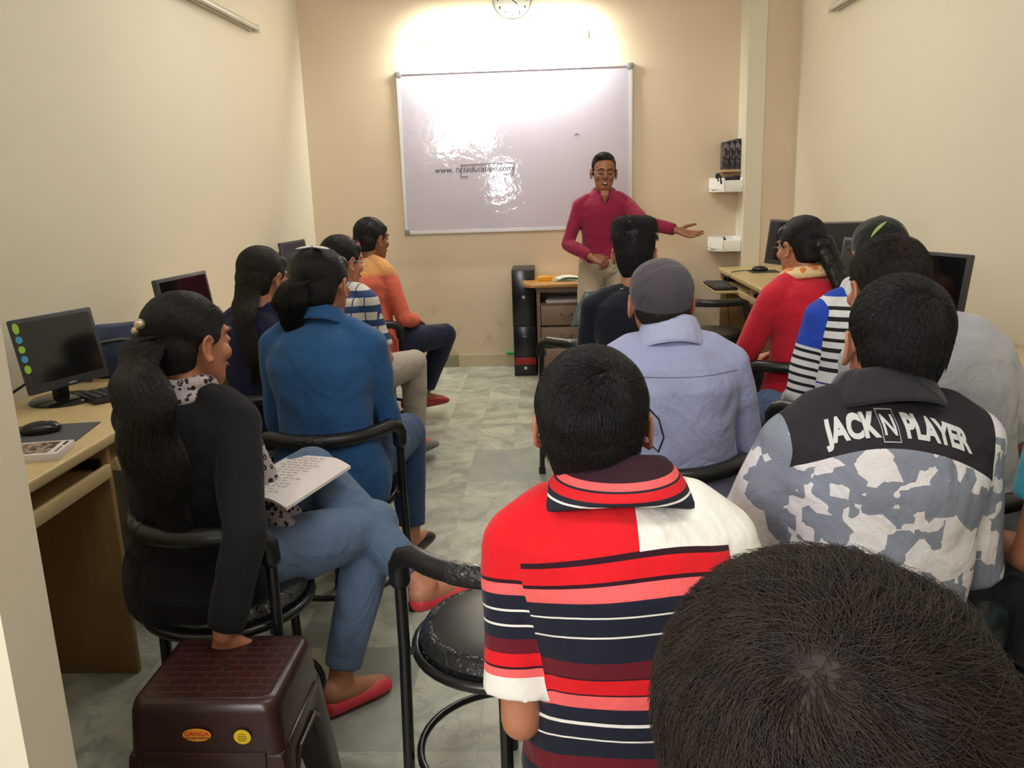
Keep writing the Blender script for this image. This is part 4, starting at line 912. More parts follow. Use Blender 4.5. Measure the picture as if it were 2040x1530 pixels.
def blue_stripe_mat():
    a = N('white_black_stripe_knit'); tc = a.obj(); sx = a.n('SeparateXYZ'); a.l(tc, 'Object', sx, 0)
    W = srgb(214, 214, 216); K = srgb(16, 16, 20); B = srgb(28, 44, 130); BL = srgb(24, 66, 176)
    stp = [(.45, W)]; z = .50
    while z < .80: stp += [(z, B), (z+.006, W)]; z += .045
    z = .815
    while z < 1.045: stp += [(z, K), (z+.013, W)]; z += .034
    r = ramp(a, sx, 2, .45, 1.2, stp+[(1.06, BL)])
    al = a.n('Attribute', attribute_name='along'); sl = a.n('Attribute', attribute_name='sleeve')
    st2 = [(0, BL), (.10, W)]; z = .11
    while z < .45: st2 += [(z, K), (z+.011, W)]; z += .029
    r2 = ramp(a, al, 'Fac', 0, .55, st2); g = a.math('GREATER_THAN', (sl, 'Fac'), .5); m = a.mix((g, 0), (r, 0), (r2, 0)); a.l(m, 2, a.b, 'Base Color'); a.b.inputs['Roughness'].default_value = .85; fabric_bump(a, .3); return a.m
def plaid_mat():
    a = N('navy_white_check'); tc = a.obj(); sx = a.n('SeparateXYZ'); a.l(tc, 'Object', sx, 0)
    W = srgb(206, 200, 190); Nv = srgb(40, 64, 110)
    z = a.math('PINGPONG', (sx, 2), .034); bz = a.math('GREATER_THAN', (z, 0), .0185)
    x = a.math('PINGPONG', (sx, 0), .024); bx = a.math('GREATER_THAN', (x, 0), .0215); 
    m1 = a.mix((bz, 0), W, Nv); m2 = a.mix((bx, 0), (m1, 2), Nv); a.l(m2, 2, a.b, 'Base Color'); a.b.inputs['Roughness'].default_value = .85; fabric_bump(a, .3); return a.m
def spots_mat(name, base, spot, sc_=55.0, thr=.42, base2=None):
    a = N(name); tc = a.obj(); dn = a.n('TexNoise', i_Scale=30.0, i_Detail=2.0); a.l(tc, 'Object', dn, 'Vector')
    ad = a.n('VectorMath', operation='MULTIPLY_ADD'); a.l(dn, 'Color', ad, 0); ad.inputs[1].default_value = (.022, .022, .022); a.l(tc, 'Object', ad, 2)
    v = a.n('TexVoronoi', i_Scale=sc_); a.l(ad, 0, v, 'Vector'); g = a.math('LESS_THAN', (v, 'Distance'), thr); g2 = a.math('LESS_THAN', (v, 'Distance'), thr*.42); sc2 = a.n('SeparateColor'); a.l(v, 'Color', sc2, 0); rnd_ = a.math('GREATER_THAN', (sc2, 0), .5); g3 = a.math('MULTIPLY', (g2, 0), (rnd_, 0)); gg = a.math('SUBTRACT', (g, 0), (g3, 0))
    nz = a.n('TexNoise', i_Scale=5.0, i_Detail=2.0); a.l(tc, 'Object', nz, 'Vector'); b0 = a.mix((nz, 0), base, base2 or base)
    m = a.mix((gg, 0), (b0, 2), spot); a.l(m, 2, a.b, 'Base Color'); a.b.inputs['Roughness'].default_value = .8; fabric_bump(a, .3); return a.m
def orange_mat():
    a = N('orange_coral_knit'); tc = a.obj(); sx = a.n('SeparateXYZ'); a.l(tc, 'Object', sx, 0)
    nz = a.n('TexNoise', i_Scale=12.0, i_Detail=6.0); a.l(tc, 'Object', nz, 'Vector'); q = a.math('MULTIPLY_ADD', (nz, 0), .04, (sx, 2)); g = a.n('MapRange'); g.inputs[1].default_value = .99; g.inputs[2].default_value = 1.01; a.l(q, 0, g, 0)
    y = a.mix((nz, 0), srgb(200, 130, 70), srgb(226, 168, 110)); m = a.mix((g, 0), srgb(224, 108, 88), (y, 2)); a.l(m, 2, a.b, 'Base Color'); a.b.inputs['Roughness'].default_value = .85; fabric_bump(a, .4); return a.m
def jeans(name, c): return fabric(name, c, .85, .18)
JB = jeans('light_blue_denim', srgb(94, 114, 142)); JD = jeans('dark_denim', srgb(24, 30, 54)); JM = jeans('mid_denim', srgb(52, 76, 116)); TG = fabric('grey_trouser_cloth', srgb(92, 98, 116)); TBK = fabric('black_trouser_cloth', srgb(24, 24, 28)); KH = fabric('beige_trouser_cloth', srgb(168, 152, 130))
SHB = mat('black_shoe', (.012, .011, .011, 1), .4); SHR = mat('red_shoe', srgb(150, 30, 44), .45); SHP = mat('coral_flat_shoe', srgb(214, 60, 70), .45); SHW = mat('grey_shoe', srgb(120, 118, 116), .6)

def surf_text(P, mb, name, m, par, z0, off=.0018, x0=0.0, bend=0.0):
    """lay flat lettering (x, z) on the back of the shirt mesh"""
    so = P['shirt']; me = so.data; V = np.empty(len(me.vertices)*3); me.vertices.foreach_get('co', V); V = V.reshape(-1, 3)
    bvh = BVHTree.FromPolygons(V.tolist(), [tuple(p.vertices) for p in me.polygons])
    t = bpy.data.meshes.new('t'); t.from_pydata(mb.arrays().tolist(), [], mb.F); bm = bmesh.new(); bm.from_mesh(t)
    bmesh.ops.triangulate(bm, faces=bm.faces)
    for _ in range(3):
        es = [e for e in bm.edges if e.calc_length() > .006]
        if es: bmesh.ops.subdivide_edges(bm, edges=es, cuts=1); bmesh.ops.triangulate(bm, faces=bm.faces)
    for v in bm.verts:
        x_, z_ = v.co.x+x0, v.co.y+z0-bend*v.co.x*v.co.x
        hit = bvh.ray_cast(Vector((x_, -1, z_)), Vector((0, 1, 0)))
        y_ = hit[0].y if hit[0] is not None else -.1
        v.co = (x_, y_-off, z_)
    bm.to_mesh(t); bm.free(); t.materials.append(m); o = bpy.data.objects.new(name, t); C.objects.link(o); o.parent = par; return o

def band_on(P, pts, r, name, m, par=None):
    return MB().tube(pts, r, 6, True).build(name, m, par or P['root'])
def chair_for(P, label, dx=0, dy=0, dr=0):
    o = P['root'].location; rz = P['root'].rotation_euler[2]; d = rotz(rz)@np.array([dx, dy, 0]); return chair(o[0]+d[0], o[1]+d[1], rz+dr, label)

# ------------------------------------------------------------------ the people
LIL = fabric('lilac_shirt_cotton', srgb(160, 166, 202)); DEN = fabric('denim_shirt', srgb(40, 84, 134), .85, .16); BLKK = fabric('black_cardigan_knit', srgb(27, 26, 30), .9, .25, .05)
NVY = fabric('navy_tee_cotton', srgb(18, 20, 34)); MARO = fabric('maroon_shirt_cotton', srgb(134, 24, 58)); REDK = fabric('red_knit', srgb(202, 34, 54)); GRY = fabric('heather_grey_tee', srgb(172, 172, 178), .9, .15)
TEAL = fabric('teal_cotton', srgb(30, 130, 150)); OLV = fabric('dark_kurta_cotton', srgb(40, 30, 34)); NVK = fabric('navy_kurta_cotton', srgb(30, 30, 62)); DKC = fabric('black_collar_cloth', srgb(42, 40, 48))


# teacher
P = person('person in maroon shirt and beige trousers standing with one arm stretched out', .40, 6.03, PI, 1.63, skin=2, nk=.268, sw=.160, lean=-2, slump=.0, head_yaw=3, head_pitch=4, head_roll=-3, shirt=MARO, sleeve=1.93, shirt_hem=.905, trousers=KH, shoes=SHB, hair='side', hair_n=4000,
    elbows=(('w', .63, 5.86, 1.205), ('w', .152, 5.99, 1.06)), wrists=(('w', .872, 5.66, 1.125), ('w', .315, 5.79, .955)),
    hands=({'d': (-.80, .45, -.25), 'n': (0, -.5, -.85), 'side': 1, 'curl': .12, 'spread': .10, 'thumb': 1.5}, {'d': (-.85, .3, -.3), 'n': (0, .6, .6), 'side': -1, 'curl': .62}),
    c0z=.90, standing=True, knees=((-.13, .13, .48), (.12, .10, .48)), ankles=((-.16, .22, .09), (.13, .20, .09)), mouth_open=True, closed=True, glasses=mat('thin_metal_rim', srgb(150, 140, 130), .3, .8),
    seed=1, fold=.004, collar=(fabric('maroon_collar', srgb(150, 34, 70)), .75), collar_w=1.25, voxel=.0045)
R_, o_ = P['H']
mo = MB().ell((0, .0835, -.0665), (.018, .008, .011), seg=16).xf(R_, o_).build('mouth', mat('mouth_dark', srgb(60, 22, 22), .5), P['root']); mo['label'] = 'open dark mouth'
MB().ell((0, .0885, -.0605), (.0125, .005, .0038), seg=12).xf(R_, o_).build('teeth', mat('teeth_white', srgb(226, 220, 208), .3), mo)
MB().box((0, .1085, 1.30), (.02, .004, .004)).build('collar_shadow_line', MARO, P['root']) if False else None
vn = MB(); vn.loft([(0, .104, 1.315), (0, .112, 1.365), (0, .095, 1.395)], [.004, .026, .030], [.012, .014, .010], (1, 0, 0), (0, 1, 0), 16); vn.build('neck_opening', SKIN[2], P['root'])
MB().box((0, .045, .93), (.0, .0, .0)) if False else None

# orange
P = person('person in orange and coral top seated near the back wall, braid and red hair band', -1.05, 4.96, rad(-33), 1.29, skin=2, fem=True, sw=.140, lean=3, head_yaw=-8, head_pitch=5, shirt=orange_mat(), sleeve=1.85, shirt_hem=.47, trousers=JD, shoes=SHR, hair='gathered', hair_n=4000,
    elbows=((-.20, .0, .76), ('w', -.85, 4.90, .75)), wrists=((-.08, .22, .62), ('w', -.80, 5.16, .66)), knees=((-.12, .43, .56), ('w', -.72, 5.15, .56)), ankles=((-.10, .40, .09), ('w', -.83, 5.22, .10)), seed=2, shirt_infl=.016)
tail(P, [('x', 0, 0)] and [P['H'][1]+P['H'][0]@np.array(v) for v in ((0, -.115, -.01), (-.01, -.125, -.06))]+[(-.02, -.125, 1.0), (-.02, -.135, .88), (-.02, -.13, .80)], [.026, .024, .024, .020, .008], 900, braid=True)
o = MB().tube([P['H'][1]+P['H'][0]@np.array((.026*math.cos(t), -.118+.02*math.sin(t), -.022)) for t in np.linspace(0, 2*PI, 16, endpoint=False)], .009, 8, closed=True).build('hair_band', mat('red_band', srgb(190, 50, 50), .7), P['root'])
chair_for(P, 'black round chair under the person in the orange top', dr=rad(12))

# plaid
P = person('person in blue and white checked short sleeves and glasses, seated on the left', -1.0, 4.02, rad(-20), 1.245, skin=1, fem=True, sw=.150, lean=4, head_yaw=-22, shirt=plaid_mat(), sleeve=.80, shirt_hem=.47, trousers=fabric('pale_trousers', srgb(170, 160, 150)), shoes=SHW, hair='gathered', hair_n=4000,
    glasses=mat('pale_glasses', srgb(170, 190, 186), .3), elbows=((-.21, .02, .74), (.20, .03, .74)), wrists=((-.08, .26, .62), (.10, .27, .62)), seed=3)
tail(P, [P['H'][1]+P['H'][0]@np.array(v) for v in ((0, -.11, .0), (0, -.125, -.06), (0, -.11, -.12))], [.03, .028, .012], 600)
chair_for(P, 'black round chair under the person in the checked shirt', dr=rad(8))

# navy kurta
P = person('person in a navy and yellow kurta with brown hair braid, beside the left desk', -1.14, 3.28, rad(-12), 1.25, skin=1, fem=True, sw=.145, lean=5, head_yaw=-14, head_pitch=10, shirt=NVK, sleeve=.65, shirt_hem=.47, trousers=TBK, shoes=SHB, hair='long', hair_n=5000, hairm=HAIRB,
    elbows=((-.22, .02, .74), (.20, .03, .74)), seed=4)
tail(P, [P['H'][1]+P['H'][0]@np.array(v) for v in ((0, -.060, .02), (.0, -.085, -.05))]+[(.01, -.11, 1.03), (.03, -.13, .95), (.05, -.14, .84), (.05, -.14, .76)], [.045, .050, .036, .028, .022, .008], 1600, braid=False, wav=.006)
YEL = spots_mat('yellow_print_cloth', srgb(206, 196, 60), srgb(60, 60, 40), 50.0, .3)
for s in (-1, 1):
    b = MB(); b.loft([(s*.150, -.02, .995), (s*.185, -.05, .90), (s*.200, -.06, .78), (s*.190, -.05, .62), (s*.18, .0, .47)], [.018, .020, .022, .024, .024], [.065, .085, .088, .09, .09], (1, 0, 0), (0, 1, 0), 18)
    volume(b, 'yellow_side_panel', YEL, P['root'], .006, 3, .002)
chair_for(P, 'black round chair under the person in the navy and yellow kurta')

# denim shirt
P = person('person in a blue denim shirt with a white hair clip, seated on the left', -.735, 2.68, rad(-6), 1.285, skin=1, fem=True, sw=.150, lean=6, slump=.03, head_yaw=-8, head_pitch=2, head_dx=-.01, shirt=DEN, sleeve=1.9, shirt_infl=.020, shirt_hem=.46, trousers=JM, shoes=SHB, hair='gathered', hair_n=8000,
    elbows=((-.19, .06, .74), (.165, .10, .76)), wrists=((-.10, .26, .66), (.08, .30, .68)), seed=5, fold=.006, collar=(DEN, .8))
HW = lambda P, v: P['H'][1]+P['H'][0]@np.array(v)
tail(P, [HW(P, v) for v in ((-.01, -.105, .035), (-.03, -.135, .02), (-.045, -.14, -.04), (-.05, -.12, -.10))]+[tuple(HW(P, (-.06, -.115, -.15)))], [.030, .040, .046, .034, .010], 2200, wav=.004)
for s in (-1, 1):
    MB().loft([HW(P, (.005+s*x_, -.062-.0, .131-.30*abs(x_)**1.3)) for x_ in (.004, .02, .04, .058)], [.004, .0085, .009, .003], [.003, .004, .004, .002], P['H'][0]@np.array((0, 1, 0)), P['H'][0]@np.array((0, 0, 1)), 12).build('hair_clip', mat('white_clip', srgb(245, 245, 245), .3), P['root'])
chair(-.745, 2.735, rad(18), 'black round chair under the person in the denim shirt')

# black cardigan
P = person('person in a black cardigan with a long ponytail and crossed legs, left foreground', -.90, 1.98, rad(-16), 1.235, skin=1, fem=True, sw=.142, lean=3, slump=.02, head_yaw=-18, head_pitch=4, shirt=BLKK, sleeve=1.93, shirt_infl=.018, shirt_hem=.44, trousers=JB, shoes=None, hair='gathered', hair_n=14000,
    elbows=((-.20, .12, .74), ('w', -.70, 1.79, .73)), wrists=(('w', -.84, 2.22, .66), ('w', -.745, 1.755, .545)), hands=({'curl': .5}, {'d': (-.15, .25, -.9), 'n': (.3, -.9, -.2), 'side': -1, 'curl': 1.3}),
    knees=(('w', -.60, 2.40, .73), ('w', -.56, 2.24, .53)), ankles=(('w', -.36, 2.20, .37), ('w', -.625, 2.165, .085)), seed=6, fold=.004, voxel=.0045, c0z=.56, free_legs=True)
CARD = P
tail(P, [HW(P, v) for v in ((0, -.095, .035), (-.003, -.118, .030), (-.005, -.130, .0))]+[P['L'](v) for v in ((-.925, 1.835, 1.08), (-.905, 1.815, .99), (-.895, 1.805, .88), (-.875, 1.805, .77), (-.86, 1.81, .67))], [.030, .036, .042, .056, .066, .062, .044, .012], 12000, wav=.012, flat=.5)
b = MB(); b.ell(HW(P, (.006, -.134, .060)), (.013,)*3, seg=20); b.ell(HW(P, (-.014, -.134, .043)), (.010,)*3, seg=16); b.build('pearl_hair_tie', mat('pearl_gold', srgb(226, 206, 180), .12, .7), P['root'])
LEO = spots_mat('leopard_scarf_print', srgb(206, 186, 180), srgb(44, 34, 40), 60.0, .40, srgb(160, 160, 170))
cc_ = P['sp'](1.0); b = MB()
for k_, (dz, rr_) in enumerate(((.0, .070), (.020, .064), (-.022, .080))):
    b.tube([cc_+np.array([rr_*math.cos(t), rr_*.95*math.sin(t)+.004, dz+.012*math.sin(t*2+k_)-.02*math.sin(t)]) for t in np.linspace(0, 2*PI, 24, endpoint=False)], .017, 10, closed=True)
b.tube([cc_+np.array(v) for v in ((.03, .085, -.03), (.07, .12, -.14), (.10, .145, -.28), (.12, .18, -.38), (.15, .22, -.45))], [.03, .036, .036, .045, .03], 12, True)
b.tube([cc_+np.array(v) for v in ((.10, .10, -.30), (.17, .13, -.42), (.22, .20, -.445))], [.03, .04, .03], 12, True)
volume(b, 'scarf', LEO, P['root'], .005, 3, .006, 60)
# lower hem of the cardigan hanging behind the chair
b = MB(); b.loft([(.01, -.07, .62), (.015, -.09, .53), (.02, -.10, .45)], [.155, .160, .150], [.08, .085, .06], (1, 0, 0), (0, 1, 0), 24); volume(b, 'cardigan_hem', BLKK, P['root'], .006, 3, .009, 50)
# coral flats
def flat(P, toe, heel, up, nm='flat_shoe'):
    toe, heel = P['L'](toe), P['L'](heel); d = nrm(toe-heel); u = nrm(np.array(up)@P['Rz'] - d*(np.array(up)@P['Rz']@d)); s_ = np.cross(d, u); Ln = np.linalg.norm(toe-heel)
    q = [heel+d*Ln*t+u*h for t, h in ((0, .034), (.06, .030), (.25, .028), (.5, .026), (.75, .026), (.93, .020), (1.0, .016))]
    b = MB(); b.loft(q, [.014, .032, .037, .042, .046, .037, .013], [.018, .030, .029, .028, .029, .022, .012], s_, u, 18); o = volume(b, nm, SHP, P['root'], .004, 3)
    b = MB(); b.loft([heel+d*Ln*t+u*h for t, h in ((.10, .050), (.3, .053), (.50, .052), (.58, .050))], [.018, .027, .028, .012], [.012, .010, .008, .006], s_, u, 14); b.build('sock_opening', SKIN[1], o)
    b = MB(); c_ = heel+d*Ln*.66+u*.056
    for s in (-1, 1): b.ell(c_+s_*s*.010, (.009, .006, .005), seg=10)
    b.build('bow', mat('gold_bow', srgb(170, 110, 90), .3, .5), o); return o
for s in (1, -1):
    a_, k_, h_ = P['an'][s], P['kn'][s], P['hj'][s]; fd = nrm([k_[0]-h_[0], k_[1]-h_[1], 0]); Wd = lambda p: P['Rz']@p+P['org']
    flat(P, Wd(a_+fd*.175+np.array((0, 0, -.083))), Wd(a_-fd*.055+np.array((0, 0, -.083 if s == 1 else -.06))), (0, 0, 1))
chair(-.84, 2.0, rad(-30), 'black round chair under the person in the black cardigan')
nbk = empty('notebook', (-.70, 2.13, .735)); tag(nbk, 'open handwritten notebook resting on a denim knee', 'notebook')
Rn = rotz(rad(-24))@roty(rad(-3))@rotx(rad(5))
b = MB(); V = []; F = []; nx_ = 14
for i in range(nx_+1):
    u = i/nx_; x_ = (u-.5)*.20; z_ = -.018*max(0, u-.72)**1.5*8; V += [(x_, -.135, z_), (x_, .135, z_), (x_, -.135, z_-.008), (x_, .135, z_-.008)]
for i in range(nx_):
    a0 = i*4; b0 = a0+4; F += [(a0, b0, b0+1, a0+1), (a0+2, a0+3, b0+3, b0+2), (a0, a0+2, b0+2, b0), (a0+1, b0+1, b0+3, a0+3)]
F += [(0, 1, 3, 2), (nx_*4, nx_*4+2, nx_*4+3, nx_*4+1)]; b.add(V, F).xf(Rn); b.build('pages', PAPER, nbk, smooth=.5)
b = MB()
for ln in range(15):
    y_ = .115-ln*.0165; x_ = -.085+random.uniform(0, .02)
    while x_ < .045+random.uniform(-.03, .0):
        wl = random.uniform(.008, .022); pts = [(x_+wl*t/5, y_+random.uniform(-.0025, .0025), .0012) for t in range(6)]; b.tube(pts, .0005, 4); x_ += wl+.006
b.xf(Rn).build('handwriting', mat('ink_purple_grey', srgb(110, 98, 116), .7), nbk, smooth=0)

# navy tee with flat-top hair
P = person('person in a dark navy tee with tall flat-top hair, behind the grey cap', .36, 3.52, rad(-3), 1.285, skin=1, nk=.262, sw=.168, lean=5, head_yaw=-6, head_pitch=6, shirt=NVY, sleeve=.8, trousers=TBK, shoes=SHB, hair='flat', hair_n=9000, hair_len=.028,
    elbows=((-.19, .06, .75), (.19, .06, .75)), seed=7)
b = MB(); cc_ = P['sp'](.99)
b.tube([cc_+np.array([.082*math.cos(t), .074*math.sin(t)+.002, .012-.004*math.sin(t)]) for t in np.linspace(0, 2*PI, 32, endpoint=False)], .003, 8, closed=True)
b.tube([cc_+np.array([.090*math.cos(t), .082*math.sin(t)+.002, .003-.004*math.sin(t)]) for t in np.linspace(0, 2*PI, 32, endpoint=False)], .0015, 8, closed=True); b.build('neck_piping', mat('pale_piping', srgb(190, 190, 190), .6), P['root'])
chair_for(P, 'black round chair under the person in the navy tee')
chair(.19, 4.25, rad(0), 'empty black round chair between the stacked towers and the navy tee')
o = MB().box((0, 0, .008), (.20, .26, .014)).build('booklet', mat('pale_blue_paper', srgb(200, 214, 222), .6), bevel=.001); o.location = (.16, 4.24, .506); o.rotation_euler[2] = .5; tag(o, 'pale booklet left on the seat of an empty black chair', 'booklet')
o = MB().loft([(-.02, 0, 0), (0, 0, .02), (.02, 0, .09), (.045, 0, .15)], [.02, .030, .032, .022], [.010, .014, .014, .008], (1, 0, 0), (0, 1, 0), 14); o = volume(o, 'plastic_folder', mat('grey_green_plastic', srgb(92, 110, 106), .3), None, .005, 2, .003, 90); o.location = (.135, 3.66, .86); tag(o, 'grey green plastic folder by the shoulder of the navy tee', 'folder')  # plastic folder, assumed for a small shiny grey green shape

# grey flat cap and lilac shirt
P = person('person in a lilac shirt and round dark grey cap, seated mid right', .365, 2.36, rad(2), 1.25, skin=1, sw=.160, nk=.222, lean=4, slump=.03, head_yaw=2, head_pitch=-6, head_dx=-.045, shirt=LIL, sleeve=1.9, shirt_infl=.020, trousers=TG, shoes=SHB, hair=None,
    elbows=((-.20, .08, .74), (.20, .04, .74)), wrists=((-.10, .26, .64), (.11, .25, .64)), seed=8, fold=.006, collar=(fabric('lilac_collar', srgb(176, 182, 214)), 1.25), glasses=BLKMETAL)
capm = fabric('charcoal_cap_wool', srgb(78, 72, 80), .9, .2)
b = MB(); b.ell((0, -.018, .046), (.090, .108, .086), seg=32); b.loft([(0, -.018, -.005), (0, -.018, .02), (0, -.018, .05)], [.080, .086, .088], [.100, .104, .106], (1, 0, 0), (0, 1, 0), 32); b.loft([(0, .06, .03), (0, .13, .012), (0, .15, .0)], [.07, .06, .03], [.012, .008, .005], (1, 0, 0), (0, 0, 1), 20)
b.xf(*P['H']); volume(b, 'cap', capm, P['root'], .005, 4, .0018, 60)
b = MB(); b.ell((0, -.038, -.012), (.074, .076, .052), seg=24); b.ell((0, -.050, -.04), (.058, .048, .040)); b.xf(*P['H']); hc = volume(b, 'hair', HAIRB, P['root'], .005, 3, .0005)
hair_strands(hc.data, P['H'], hc, 4000, lambda p: np.array([0, 0, -1.0]), .012, .002, HAIRB, r0=.0004)
b = MB(); pts = [P['sp'](.80)+np.array([x_, -.125-.006*math.cos(x_*9), 0]) for x_ in np.linspace(-.15, .15, 12)]
surf_text(P, MB().box((0, 0, 0), (.30, .0016, .001)), 'yoke_seam', mat('lilac_seam', srgb(120, 124, 160), .8), P['root'], .955)
b = MB(); b.loft([(0, .0, .665), (0, 0, .70)], [.198, .195], [.158, .155], (1, 0, 0), (0, 1, 0), 40)
chair_for(P, 'black round chair under the person in the lilac shirt', dx=-.03, dr=rad(3))

# red knit
P = person('person in a red knit top with an orange scarf and black braid, right side', 1.09, 3.60, rad(22), 1.29, skin=1, fem=True, sw=.148, bulk=1.04, lean=4, head_yaw=8, head_pitch=8, shirt=REDK, sleeve=1.6, shirt_infl=.016, shirt_hem=.45, trousers=TBK, shoes=SHB, hair='gathered', hair_n=7000,
    elbows=(('w', .86, 3.58, .80), (.19, .08, .76)), wrists=((-.10, .24, .66), (.06, .24, .68)), seed=9, glasses=BLKMETAL)
tail(P, [HW(P, v) for v in ((.02, -.095, .01), (.045, -.11, -.05))]+[(.055, -.12, 1.03), (.060, -.135, .95), (.060, -.14, .84), (.055, -.14, .72)], [.052, .044, .034, .030, .024, .010], 1800, braid=True)
SCF = spots_mat('orange_cream_scarf_print', srgb(228, 200, 150), srgb(222, 120, 60), 26.0, .45); cc_ = P['sp'](1.0); b = MB()
for k_, (dz, rr_) in enumerate(((.020, .072), (.004, .092))): b.tube([cc_+np.array([rr_*math.cos(t), rr_*math.sin(t)*.95, dz-.012*math.sin(t)]) for t in np.linspace(0, 2*PI, 24, endpoint=False)], .018, 10, closed=True)
b.tube([cc_+np.array(v) for v in ((-.04, .08, -.03), (-.10, .12, -.16), (-.13, .16, -.30), (-.14, .18, -.40))], [.025, .028, .026, .018], 12, True)
volume(b, 'scarf', SCF, P['root'], .005, 3, .004, 60)
chair(1.04, 3.63, rad(12), 'black round chair under the person in the red top')

# black cap with green leaf print, blue striped top
P = person('person in a black cap and a blue, white and black striped top', 1.05, 2.93, rad(4), 1.30, skin=0, sw=.150, lean=6, head_yaw=2, head_pitch=2, head_dx=.10, shirt=blue_stripe_mat(), sleeve=1.9, shirt_hem=.48, trousers=JM, shoes=SHW, hair=None,
    elbows=((-.175, .03, .73), (.19, .05, .74)), wrists=((-.12, .25, .64), (.12, .26, .64)), seed=10, fold=.005, collar=(fabric('pale_grey_collar', srgb(206, 206, 206)), 1.0))
b = MB(); b.ell((0, -.016, .054), (.090, .108, .090), seg=32); b.loft([(0, -.016, .02), (0, -.016, .05)], [.088, .091], [.106, .109], (1, 0, 0), (0, 1, 0), 32); b.loft([(0, .06, .04), (0, .12, .030), (0, .145, .022)], [.075, .065, .035], [.012, .007, .004], (1, 0, 0), (0, 0, 1), 20); b.ell((0, -.016, .143), (.012, .012, .005))
b.xf(*P['H']); cp = volume(b, 'cap', fabric('black_cap_cloth', srgb(24, 26, 24), .85, .2), P['root'], .005, 4, .001, 60)
V = np.empty(len(cp.data.vertices)*3); cp.data.vertices.foreach_get('co', V); bvh = BVHTree.FromPolygons(V.reshape(-1, 3).tolist(), [tuple(p.vertices) for p in cp.data.polygons])
for s, c0_, ln, ww, an_ in ((-1, (-.045, -.06, .112), .10, .020, .9), (1, (.066, -.06, .09), .09, .016, -.8)):
    Vv = []; Ff = []; nn_ = 12
    for i in range(nn_+1):
        t = i/nn_; hw = ww*math.sin(PI*t)**.8/1.0
        for sd in (-1, 0, 1):
            u_ = (t-.5)*ln; v_ = sd*hw; q = np.array([c0_[0]+u_*math.cos(an_)*s*-1-v_*math.sin(an_)*.6, c0_[1]-.03, c0_[2]+u_*math.sin(abs(an_))*.9+v_*math.cos(an_)*.6]); q = HW(P, q)
            h_ = bvh.find_nearest(Vector(q)); Vv.append(tuple(h_[0]+h_[1]*.0015))
    for i in range(nn_):
        for k_ in range(2): Ff.append((i*3+k_, i*3+k_+1, i*3+k_+4, i*3+k_+3))
    MB().add(Vv, Ff).build('leaf_print', mat('pale_green_print', srgb(150, 168, 96), .7), cp)
b = MB(); b.ell((0, -.040, -.005), (.075, .076, .056), seg=24); b.ell((0, -.05, -.045), (.056, .044, .044)); b.xf(*P['H']); hc = volume(b, 'hair', HAIR, P['root'], .005, 3, .0008)
hair_strands(hc.data, P['H'], hc, 4000, lambda p: np.array([0, 0, -1.0]), .015, .003, HAIR, r0=.0005)
chair_for(P, 'black round chair under the person in the striped top', dx=-.05, dr=rad(-8))

# grey tee
P = person('person in a heather grey tee with dark brown hair, on the far right', 1.03, 2.13, rad(2), 1.300, skin=1, sw=.155, bulk=1.08, nk=.205, lean=5, head_yaw=8, head_pitch=6, head_dx=-.17, shirt=GRY, sleeve=.85, shirt_infl=.022, trousers=JD, shoes=SHB, hair='short', hair_n=12000, hairm=HAIRB, hair_len=.028, hair_lift=.009,
    elbows=((-.19, .06, .74), (.21, .05, .74)), seed=11, fold=.005)
chair_for(P, 'black round chair under the person in the grey tee', dx=-.02)

# camouflage shirt with the lettered yoke
P = person('person in a grey and white camouflage shirt with lettering across the dark shoulders', .575, 1.50, rad(1), 1.28, skin=1, sw=.160, nk=.212, lean=5, slump=.03, head_yaw=-4, head_pitch=-2, head_roll=3, head_dx=.065, shirt=camo_mat(), sleeve=1.0, shirt_infl=.022, trousers=JD, shoes=SHB, hair='short', hair_n=16000, hair_len=.026, hair_lift=.006, whorl=(.02, -.085, .085),
    elbows=((-.22, .05, .74), (.22, .05, .74)), seed=12, fold=.0045, collar=(DKC, 1.0), collar_w=1.3, hair_r=.0005)
LET = mat('pale_grey_letters', srgb(206, 206, 208), .6)
t = text_mb('JACK', .044, .0022); t.xf(np.diag([.80, 1, 1]), (-.056, 0, 0)); surf_text(P, t, 'lettering', LET, P['root'], 1.050, bend=1.7)
t = text_mb('PLAYER', .044, .0022); t.xf(np.diag([.76, 1, 1]), (.085, 0, 0)); surf_text(P, t, 'lettering', LET, P['root'], 1.050, bend=1.7)
b = text_mb('N', .038, .0008)
for s in (-1, 1): b.box((s*.017, 0, 0), (.0018, .046, .0)); b.box((0, s*.022, 0), (.035, .0018, 0))
b.xf(np.diag([.8, 1, 1]), (.004, 0, 0)); surf_text(P, b, 'lettering', LET, P['root'], 1.050, bend=1.7)
chair_for(P, 'black round chair under the person in the camouflage shirt')

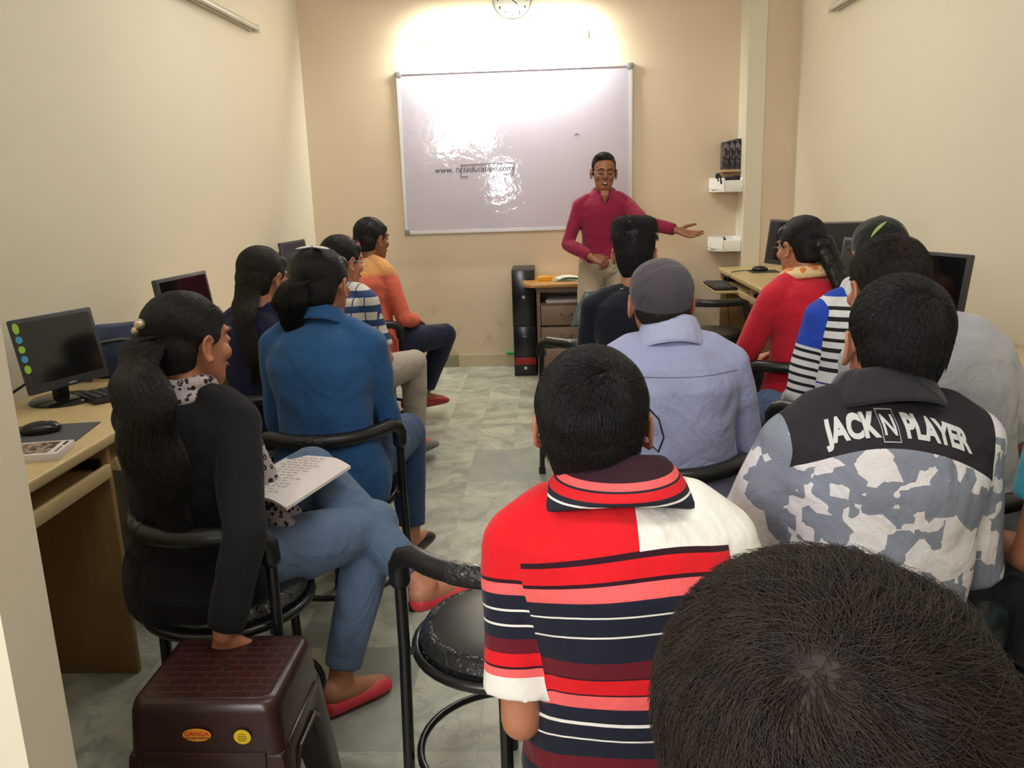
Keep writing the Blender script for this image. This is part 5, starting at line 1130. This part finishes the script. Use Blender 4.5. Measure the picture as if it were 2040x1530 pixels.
# striped polo
P = person('person in a red, navy and white striped polo shirt in the centre foreground', .135, 1.255, rad(1), 1.215, skin=1, nk=.225, sw=.155, collar_w=1.9, lean=5, slump=.035, head_yaw=-7, head_pitch=-10, head_dx=-.065, shirt=polo_mat(), sleeve=.84, shirt_infl=.020, trousers=TBK, shoes=SHB, hair='short', hair_n=26000, hair_len=.024, hair_lift=.007, whorl=(.035, -.065, .105),
    elbows=((-.19, -.04, .70), (.21, .03, .70)), wrists=((-.10, .20, .62), (.11, .22, .62)), seed=13, fold=.0045, collar=(polo_collar_mat(), 1.2), hair_r=.00045, voxel=.0045, shoulder_drop=.012)
b = MB(); b.tube([HW(P, v) for v in ((.082, .02, .02), (.088, -.01, .034), (.104, -.02, .02), (.112, -.025, -.01), (.104, -.02, -.038), (.092, -.012, -.03), (.087, -.005, -.01))], .0016, 8, True); b.build('earpiece_cord', BLKPLA, P['root'])
stool2 = copy_tree(st); stool2.location = (.12, 1.30, .03); stool2['label'] = 'dark brown plastic stool under the person in the striped polo'; st['group'] = stool2['group'] = 'dark brown plastic stools'; stool2.location = (.12, 1.30, .0)

# nearest head
P = person('person with thick dark brown hair nearest the viewer, seen from above and behind', .150, .365, rad(2), 1.248, skin=0, sw=.165, lean=4, head_yaw=4, head_pitch=4, shirt=NVY, sleeve=.9, trousers=JD, shoes=SHB, hair='messy', hair_n=50000, hairm=HAIRB, hair_len=.055, hair_lift=.006, whorl=(-.03, -.075, .11), scalp=[(-.020, -.105, .085, .026), (.012, -.05, .125, .030)],
    elbows=((-.24, .06, .73), (.24, .06, .73)), seed=14, hair_r=.00028)
chair_for(P, 'black round chair under the nearest person')

# edge person
P = person('person in a teal tee partly cut off at the right edge of the picture', 1.11, 1.52, rad(8), 1.365, skin=2, sw=.165, lean=4, head_yaw=10, head_pitch=8, shirt=TEAL, sleeve=.62, trousers=TBK, shoes=SHB, hair='short', hair_n=3000,
    elbows=((-.24, .0, .74), (.24, .06, .73)), seed=15)
chair_for(P, 'black round chair under the person in the teal tee')
